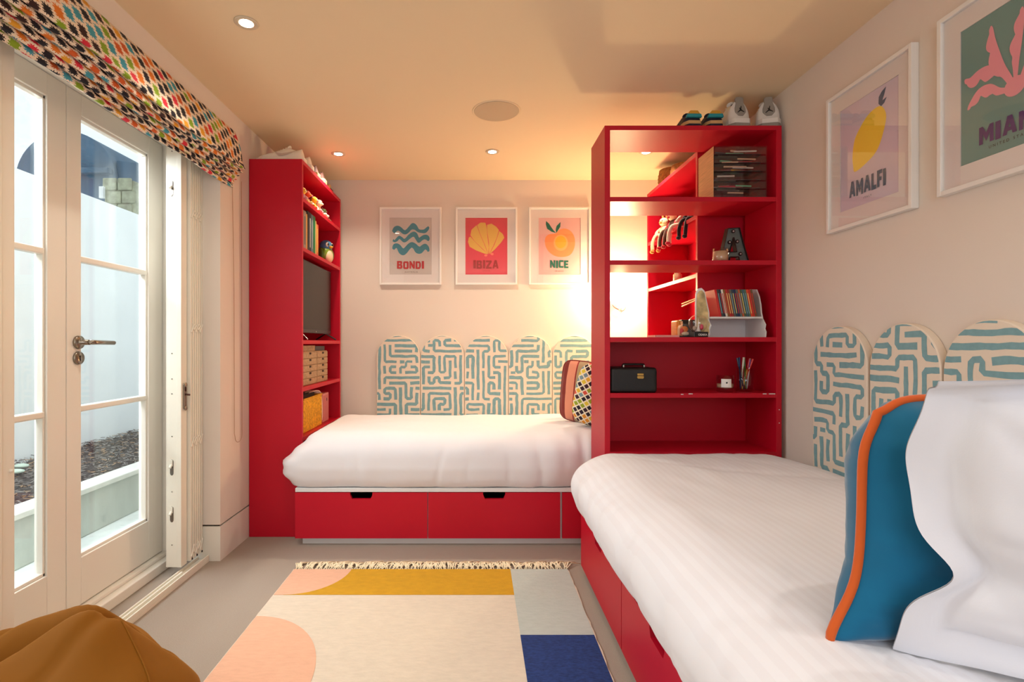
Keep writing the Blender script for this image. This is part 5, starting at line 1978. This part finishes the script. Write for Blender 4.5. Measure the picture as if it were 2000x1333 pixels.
def candle(label, loc, r, h, wz0, wz1, wax, lab=False):
    t = thing('candle_jar', label, 'candle', loc, world=False)
    g_ = MB()
    n = 26
    prof = [(r * 0.92, 0.0), (r, 0.004), (r, h), (r - 0.0022, h), (r - 0.0022, wz0), (0.0, wz0)]
    g_.lathe(prof, n=n)
    g_.build('glass_jar', CLEAR, t, smooth=True)
    MB().lathe([(0, wz0 + 0.0003), (r - 0.0026, wz0 + 0.0003), (r - 0.0026, wz1), (r * 0.5, wz1 - 0.002), (0, wz1 - 0.002)], n=n).build('wax', wax, t, smooth=True)
    MB().tube([(0, 0, wz1 - 0.002), (0.001, 0, wz1 + 0.010)], 0.001, 6).build('wick', EYE, t)
    if lab:
        b = MB()
        for k in range(7):
            a0 = math.radians(-90 - 38 + 9.5 * k - 12)
            a1 = a0 + math.radians(9.5)
            b.add([((r + 0.0006) * math.cos(a0), (r + 0.0006) * math.sin(a0), h * 0.30), ((r + 0.0006) * math.cos(a1), (r + 0.0006) * math.sin(a1), h * 0.30),
                   ((r + 0.0006) * math.cos(a1), (r + 0.0006) * math.sin(a1), h * 0.80), ((r + 0.0006) * math.cos(a0), (r + 0.0006) * math.sin(a0), h * 0.80)], [(0, 1, 2, 3)])
        lb = b.build('paper_label', WHITEF, t)
        MB().obox((-0.0105, -r - 0.0002, h * 0.58), (0.0035, 0, 0), (0, 0.0006, 0), (0, 0, 0.0035)).build('label_square', EYE, lb)
    return t


candle('peach candle in a clear glass beside the marquee letter', (put(1410, 2.53), 2.545, RZ[1] + 0.0005), 0.036, 0.062, 0.003, 0.048, WAX)
candle('three quarter burnt candle jar with a white paper label beside the pen glass', (put(1418, 2.56), 2.57, RZ[3] + 0.0005), 0.040, 0.082, 0.022, 0.040, mat('cream_wax', rgb(220, 190, 150), 0.5), lab=True)

# vanity case
vx0, vx1 = RX0 + 0.030, put(1283, 2.52)
vz = RZ[3] + 0.0005
vc = thing('vanity_case', 'black box case with brass clasp and carry handle on the lower left shelf', 'case', ((vx0 + vx1) / 2, 2.60, vz))
vh = (768 - 719) / 404.0
b = MB()
puffbox(b, (vx0, 2.512, vz), (vx1, 2.69, vz + vh), (0.012, 0.012, 0.018), (24, 18, 14))
b.build('case_body', mat('black_leatherette', rgb(14, 12, 14), 0.5, bump=0.3, bscale=300), vc, smooth=True, weld=True)
cx_ = put(1250.5, 2.512)
cz_ = vz + (768 - 734) / 404.0
k = MB()
k.prism([(cx_ - 0.015, cz_), (cx_ + 0.015, cz_), (cx_ + 0.015, cz_ + 0.010), (cx_ - 0.015, cz_ + 0.010)], 2.507, 2.512, 'xz')
k.prism([(cx_ - 0.017, cz_ - 0.008), (cx_ - 0.013, cz_ - 0.015), (cx_ + 0.013, cz_ - 0.015), (cx_ + 0.017, cz_ - 0.008), (cx_ + 0.014, cz_ - 0.002), (cx_ - 0.014, cz_ - 0.002)], 2.506, 2.512, 'xz')
k.build('brass_clasp', mat('brass', rgb(206, 168, 96), 0.3, 1.0), vc, bevel=0.001)
hx0, hx1 = put(1217, 2.58), put(1257, 2.58)
hd_ = MB().tube(catmull([(hx0, 2.58, vz + vh - 0.001), (hx0, 2.58, vz + vh + 0.010), (hx0 + 0.012, 2.58, vz + vh + 0.013), (hx1 - 0.012, 2.58, vz + vh + 0.013), (hx1, 2.58, vz + vh + 0.010), (hx1, 2.58, vz + vh - 0.001)], 5), 0.006, 8).build('carry_handle', BPLAST, vc, smooth=True)
for x in (hx0, hx1):
    MB().box(x - 0.003, x + 0.003, 2.572, 2.574, vz + vh - 0.001, vz + vh + 0.010).build('handle_ring', STEEL, hd_)

# pens in a glass
pgx, pgy, pgz = put(1455, 2.60), 2.60, RZ[3] + 0.0005
pg = thing('pen_glass', 'clear glass tumbler holding pens on the lower right shelf', 'glass', (pgx, pgy, pgz), world=False)
MB().lathe([(0.034, 0), (0.038, 0.003), (0.041, 0.115), (0.039, 0.115), (0.036, 0.006), (0, 0.006)], n=26).build('tumbler', CLEAR, pg, smooth=True)
GP = 'pens and pencils in the glass tumbler'
pens = [((20, 40, 90), -0.020, 0.006, -0.030, 'dark blue', 'leaning left'), ((16, 60, 80), -0.010, -0.01, -0.036, 'petrol blue', 'leaning far left'), ((226, 220, 200), -0.016, 0.012, -0.010, 'cream', 'upright near the left'),
        ((60, 110, 40), -0.002, -0.012, 0.000, 'green', 'upright in the middle'), ((240, 180, 80), -0.018, -0.008, 0.028, 'yellow', 'leaning right'), ((220, 60, 40), -0.010, 0.010, 0.036, 'red', 'leaning farthest right'),
        ((190, 40, 50), -0.006, 0.002, 0.022, 'crimson', 'leaning a little right'), ((110, 60, 130), 0.012, 0.006, 0.024, 'purple', 'at the right rim')]
for c, x0, y0, x1, nm, ps in pens:
    a = Vector((pgx + x0, pgy + y0, pgz + 0.010))
    b_ = Vector((pgx + x1, pgy - y0 * 0.6, pgz + 0.158 + 0.012 * RND.random()))
    t = thing('pen', '%s pen %s in the glass tumbler' % (nm, ps), 'pen', a, group=GP)
    mm = mat('pen_' + nm.replace(' ', '_'), rgb(*c), 0.35)
    d = (b_ - a)
    MB().tube([a, a + d * 0.06, b_ - d * 0.28], [0.0012, 0.0036, 0.0038], 8).build('barrel', WHITEM if nm == 'purple' else mm, t, smooth=True)
    MB().tube([b_ - d * 0.28, b_], 0.0046, 8).build('cap', mm, t)

# snow globe, dome ornament, wooden framed box, clear tray
zz = RZ[2] + 0.0005
gx, gy = put(1364, 2.56), 2.56
sg_ = thing('glass_globe', 'clear glass globe on a black base with white lettering', 'globe ornament', (gx, gy, zz))
r_ = 0.046
sb = MB().box(gx - 0.034, gx + 0.034, gy - 0.034, gy + 0.034, zz, zz + 0.026).build('base', BPLAST, sg_, bevel=0.002)
b = MB()
put_text(b, 'OSAKA', gx - 0.015, gx + 0.028, zz + 0.007, zz + 0.017, gy - 0.0345, 0, bold=0.02)
b.build('white_lettering', WHITEF, sb)
MB().ell((gx, gy, zz + 0.026 + r_ - 0.004), (r_, r_, r_), 28).build('globe', glass_mat('globe_glass', (0.97, 0.97, 0.97, 1), 1.35, extra=0.07), sg_, smooth=True)
b = MB()
b.lathe([(0.014, 0), (0.010, 0.006), (0.004, 0.02), (0.0025, 0.045), (0.0005, 0.065)], (gx, gy, zz + 0.028), 12, mi=0)
b.ell((gx + 0.016, gy, zz + 0.050), (0.009, 0.008, 0.014), 12, mi=1)
b.ell((gx - 0.016, gy + 0.006, zz + 0.044), (0.010, 0.008, 0.012), 12, mi=2)
b.build('figure_inside', [WHITEF, mat('globe_pink', rgb(230, 60, 100), 0.4), mat('globe_grey', rgb(190, 180, 160), 0.4)], sg_, smooth=True)
dx, dy = put(1337, 2.60), 2.60
dm = thing('dome_ornament', 'glass dome ornament with a red and orange scene, left of the glass globe', 'ornament', (dx, dy, zz))
MB().box(dx - 0.032, dx + 0.032, dy - 0.020, dy + 0.020, zz, zz + 0.007).build('base', BPLAST, dm)
b = MB()
b.prism([(dx + 0.030 * math.cos(a * PI / 12), zz + 0.038 + 0.030 * math.sin(a * PI / 12)) for a in range(13)] + [(dx - 0.030, zz + 0.0075), (dx + 0.030, zz + 0.0075)], dy - 0.016, dy + 0.016, 'xz')
b.build('dome', glass_mat('dome_glass', (0.96, 0.96, 0.96, 1), 1.35, extra=0.03), dm)
b = MB()
b.ell((dx + 0.004, dy, zz + 0.018), (0.020, 0.010, 0.010), 14, 0)
b.ell((dx + 0.002, dy + 0.006, zz + 0.040), (0.018, 0.006, 0.016), 14, 1)
b.ell((dx - 0.012, dy + 0.004, zz + 0.030), (0.010, 0.006, 0.016), 14, 2)
b.build('scene_inside', [mat('dome_cream', rgb(226, 206, 170), 0.5), mat('dome_orange', rgb(230, 120, 30), 0.5), mat('dome_red', rgb(206, 30, 40), 0.5)], dm, smooth=True)
bx0, bx1 = put(1322, 2.66), put(1368, 2.66)
wb = thing('toy_radio', 'small black fronted box with rounded orange wooden side behind the glass ornaments', 'box', ((bx0 + bx1) / 2, 2.70, zz))
b = MB()
puffbox(b, (bx0, 2.655, zz), (bx0 + 0.020, 2.745, zz + 0.088), (0.009, 0.01, 0.012), (6, 12, 12))
b.build('wooden_side', mat('honey_wood', rgb(226, 150, 50), 0.4, var=0.1, vscale=20, stretch=(1, 1, 6)), wb, smooth=True, weld=True)
MB().box(bx0 + 0.020, bx1, 2.650, 2.742, zz, zz + 0.090).build('black_body', BPLAST, wb, bevel=0.003)
MB().box(bx0 + 0.014, bx0 + 0.024, 2.645, 2.651, zz, zz + 0.082).build('front_strip', mat('pale_wood', rgb(240, 190, 140), 0.5), wb)
tx0, tx1 = put(1272, 2.62), put(1318, 2.62)
tr = thing('clear_tray', 'low clear plastic tray at the left of the wooden sided box', 'tray', ((tx0 + tx1) / 2, 2.62, zz))
b = MB()
b.box(tx0, tx1, 2.56, 2.68, zz, zz + 0.003)
for q in ((tx0, tx0 + 0.002, 2.56, 2.68), (tx1 - 0.002, tx1, 2.56, 2.68), (tx0, tx1, 2.56, 2.562), (tx0, tx1, 2.678, 2.68)):
    b.box(q[0], q[1], q[2], q[3], zz + 0.003, zz + 0.010)
b.build('tray_body', mat('pink_clear_plastic', rgb(240, 170, 160), 0.2), tr)

# small jar on the corner unit's middle shelf
p = (1.265, 3.28, KZ[1] + 0.0005)
jt = thing('small_jar', 'small cream jar on the middle shelf of the corner unit', 'jar', p, world=False)
MB().lathe([(0.022, 0), (0.026, 0.004), (0.026, 0.05), (0.018, 0.058), (0.018, 0.062), (0, 0.062)], n=20).build('jar_body', WAX, jt, smooth=True)
MB().lathe([(0.019, 0.060), (0.019, 0.072), (0.0, 0.074)], n=20).build('jar_lid', mat('jar_lid_brown', rgb(70, 50, 30), 0.4), jt, smooth=True)

# wicker baskets / straw hats on top of the corner unit
WICK = mat('brown_wicker', rgb(150, 96, 36), 0.8, bump=1.0, bscale=120, var=0.3, vscale=60, bdist=0.006)
for (x, y_, r, h, lb) in ((1.325, 3.54, 0.085, 0.125, 'round brown wicker basket at the far end on top of the corner unit'), (1.325, 3.33, 0.080, 0.085, 'low brown wicker basket in the middle on top of the corner unit')):
    wt = thing('wicker_basket', lb, 'basket', (x, y_, zt), group='wicker baskets on the corner unit', world=False)
    prof = []
    for k in range(13):
        q = k / 12
        prof.append((r * (0.72 + 0.3 * math.sin(PI * (0.15 + 0.65 * q))) + (0.003 if k % 2 else 0), h * q))
    MB().lathe([(0, 0)] + prof + [(prof[-1][0] - 0.008, h), (prof[-1][0] - 0.012, h * 0.4), (0, h * 0.4)], n=32).build('woven_body', WICK, wt, smooth=True)
    MB().tube([((prof[-1][0]) * math.cos(a * PI / 14), (prof[-1][0]) * math.sin(a * PI / 14), h) for a in range(28)], 0.005, 8, closed=True).build('rolled_rim', WICK, wt, smooth=True)
ct = thing('cap', 'dark green and cream cap lying at the near end on top of the corner unit', 'cap', (1.33, 3.02, zt), world=False)
MB().ell((0, 0, 0.034), (0.072, 0.085, 0.055), 20, fn=lambda p: Vector((p.x, p.y, max(p.z, -0.033)))).build('crown', mat('cap_green', rgb(50, 60, 34), 0.9), ct, smooth=True)
MB().prism([(0.06 * math.cos(a * PI / 10) * 1.1, -0.06 - 0.055 * math.sin(a * PI / 10)) for a in range(11)], 0.003, 0.008, 'xy').build('brim', mat('cap_cream', rgb(206, 170, 120), 0.8), ct)

# ================================================================== TV AND BOXES IN THE WINDOW SIDE UNIT
tv = thing('television', 'small flat television on splayed metal feet in the window side unit', 'television', (-1.04, 3.38, LZ[2] + 0.0005))
z0 = LZ[2] + 0.0005
MB().box(-1.055, -1.030, 3.02, 3.700, z0 + 0.045, z0 + 0.485).build('casing', BPLAST, tv, bevel=0.003)
sc_ = MB().box(-1.0305, -1.0285, 3.028, 3.692, z0 + 0.068, z0 + 0.478).build('screen', mat('tv_screen', rgb(22, 16, 12), 0.22, spec=0.2), tv)
MB().ell((-1.029, 3.36, z0 + 0.056), (0.0015, 0.012, 0.004), 10).build('badge', STEEL, tv)
for y_ in (3.10, 3.62):
    b = MB()
    b.tube([(-1.042, y_, z0 + 0.048), (-0.992, y_ + 0.05 * (1 if y_ > 3.3 else -1) + 0.02, z0 + 0.006)], 0.005, 8)
    b.tube([(-1.042, y_, z0 + 0.048), (-1.11, y_, z0 + 0.006)], 0.005, 8)
    b.build('stand_foot', BPLAST if y_ > 3.3 else STEEL, tv)

z0 = LZ[3] + 0.0005
dr_ = thing('mini_drawers', 'set of small woven fronted drawers stacked two wide on the window side unit', 'drawers', (-1.10, 3.32, z0))
GRASS = mat('grey_brown_woven', rgb(176, 142, 108), 0.7, bump=0.8, bscale=160, var=0.25, vscale=70)
MB().box(-1.22, -1.022, 3.05, 3.575, z0, z0 + 0.205).build('chest', GRASS, dr_, bevel=0.002)
for cidx, (ya_, yb_) in enumerate(((3.052, 3.335), (3.338, 3.573))):
    nr = 5
    for r in range(nr):
        a = z0 + 0.003 + r * 0.040
        d = MB().box(-1.0215, -1.016, ya_ + 0.003, yb_ - 0.003, a, a + 0.036).build('drawer', GRASS, dr_, bevel=0.001)
        ym = (ya_ + yb_) / 2
        MB().box(-1.0158, -1.010, ym - 0.010, ym + 0.010, a + 0.022, a + 0.034).build('pull_tab', mat('pull_dark', rgb(60, 40, 30), 0.6), d)
b = MB().box(-1.20, -1.030, 3.345, 3.55, z0 + 0.2055, z0 + 0.236)
tag(b.build('black_box', BPLAST, o=(-1.11, 3.45, z0 + 0.2055), bevel=0.002), 'flat black box lying on top of the small woven drawers', 'box')
b = MB().box(-1.20, -1.028, 3.06, 3.335, z0 + 0.2055, z0 + 0.240)
tag(b.build('woven_box', GRASS, o=(-1.11, 3.2, z0 + 0.2055), bevel=0.002), 'flat woven box lying on top of the small drawers, left of the black one', 'box')

z0 = LZ[4] + 0.0005
YW = mat('yellow_woven_grass', rgb(222, 156, 20), 0.8, bump=1.0, bscale=110, var=0.35, vscale=80, bdist=0.006)
bk = thing('woven_basket', 'golden yellow woven basket on the lowest shelf of the window side unit', 'basket', (-1.13, 3.30, z0))
b = MB()
for q in ((-1.245, -1.025, 3.10, 3.108), (-1.245, -1.025, 3.462, 3.470), (-1.245, -1.237, 3.108, 3.462), (-1.033, -1.025, 3.108, 3.462)):
    b.box(q[0], q[1], q[2], q[3], z0, z0 + 0.200)
b.box(-1.237, -1.033, 3.108, 3.462, z0, z0 + 0.006)
b.build('woven_walls', YW, bk, bevel=0.003)
b = MB()
b.tube([(-1.245, 3.10, z0 + 0.2), (-1.025, 3.10, z0 + 0.2), (-1.025, 3.47, z0 + 0.2), (-1.245, 3.47, z0 + 0.2)], 0.005, 8, closed=True)
b.build('bound_rim', YW, bk)
tw = MB()
cc = [(-1.10, 3.30, z0 + 0.20), (-1.06, 3.40, z0 + 0.225), (-1.045, 3.475, z0 + 0.222), (-1.035, 3.497, z0 + 0.19), (-1.03, 3.500, z0 + 0.10), (-1.03, 3.500, z0 + 0.02)]
cp = catmull(cc, 5)
tw.grid(lambda u, v: (lambda c: Vector((c.x - 0.08 * (1 - v), c.y + 0.006 * math.sin(v * 9), c.z)))(cp[int(round(u * (len(cp) - 1)))]), len(cp) - 1, 10)
to = tw.build('draped_towel', mat('pale_pink_towel', rgb(240, 206, 196), 0.95, bump=0.5, bscale=200), o=(-1.06, 3.4, z0 + 0.2), smooth=True)
md = to.modifiers.new('thick', 'SOLIDIFY')
md.thickness = 0.007
tag(to, 'pale pink towel draped over the far side of the yellow basket', 'towel')
b = MB()
for k in range(6):
    b.obox((-1.06 - 0.025 * k, 3.28, z0 + 0.12), (0.004, 0, 0), (0, 0.12, 0), (0.004, 0, 0.10))
tag(b.build('papers', mat('dark_papers', rgb(60, 40, 36), 0.8), o=(-1.12, 3.28, z0 + 0.1)), 'dark papers and folders standing in the yellow basket', 'papers', kind='stuff')
b = thing('pink_box', 'ribbed pink storage box beside the yellow basket', 'box', (-1.13, 3.60, z0))
PK = mat('dusty_pink_plastic', rgb(214, 128, 124), 0.5)
MB().box(-1.23, -1.035, 3.525, 3.665, z0, z0 + 0.195).build('box_body', PK, b, bevel=0.004)
for k in range(5):
    MB().box(-1.035, -1.032, 3.535 + k * 0.025, 3.547 + k * 0.025, z0 + 0.01, z0 + 0.18).build('rib', PK, b)
MB().box(-1.0318, -1.0305, 3.600, 3.610, z0 + 0.14, z0 + 0.16).build('slot', EYE, b)

for o in bpy.data.objects:
    for k in ('_w', '_L'):
        if k in o:
            del o[k]
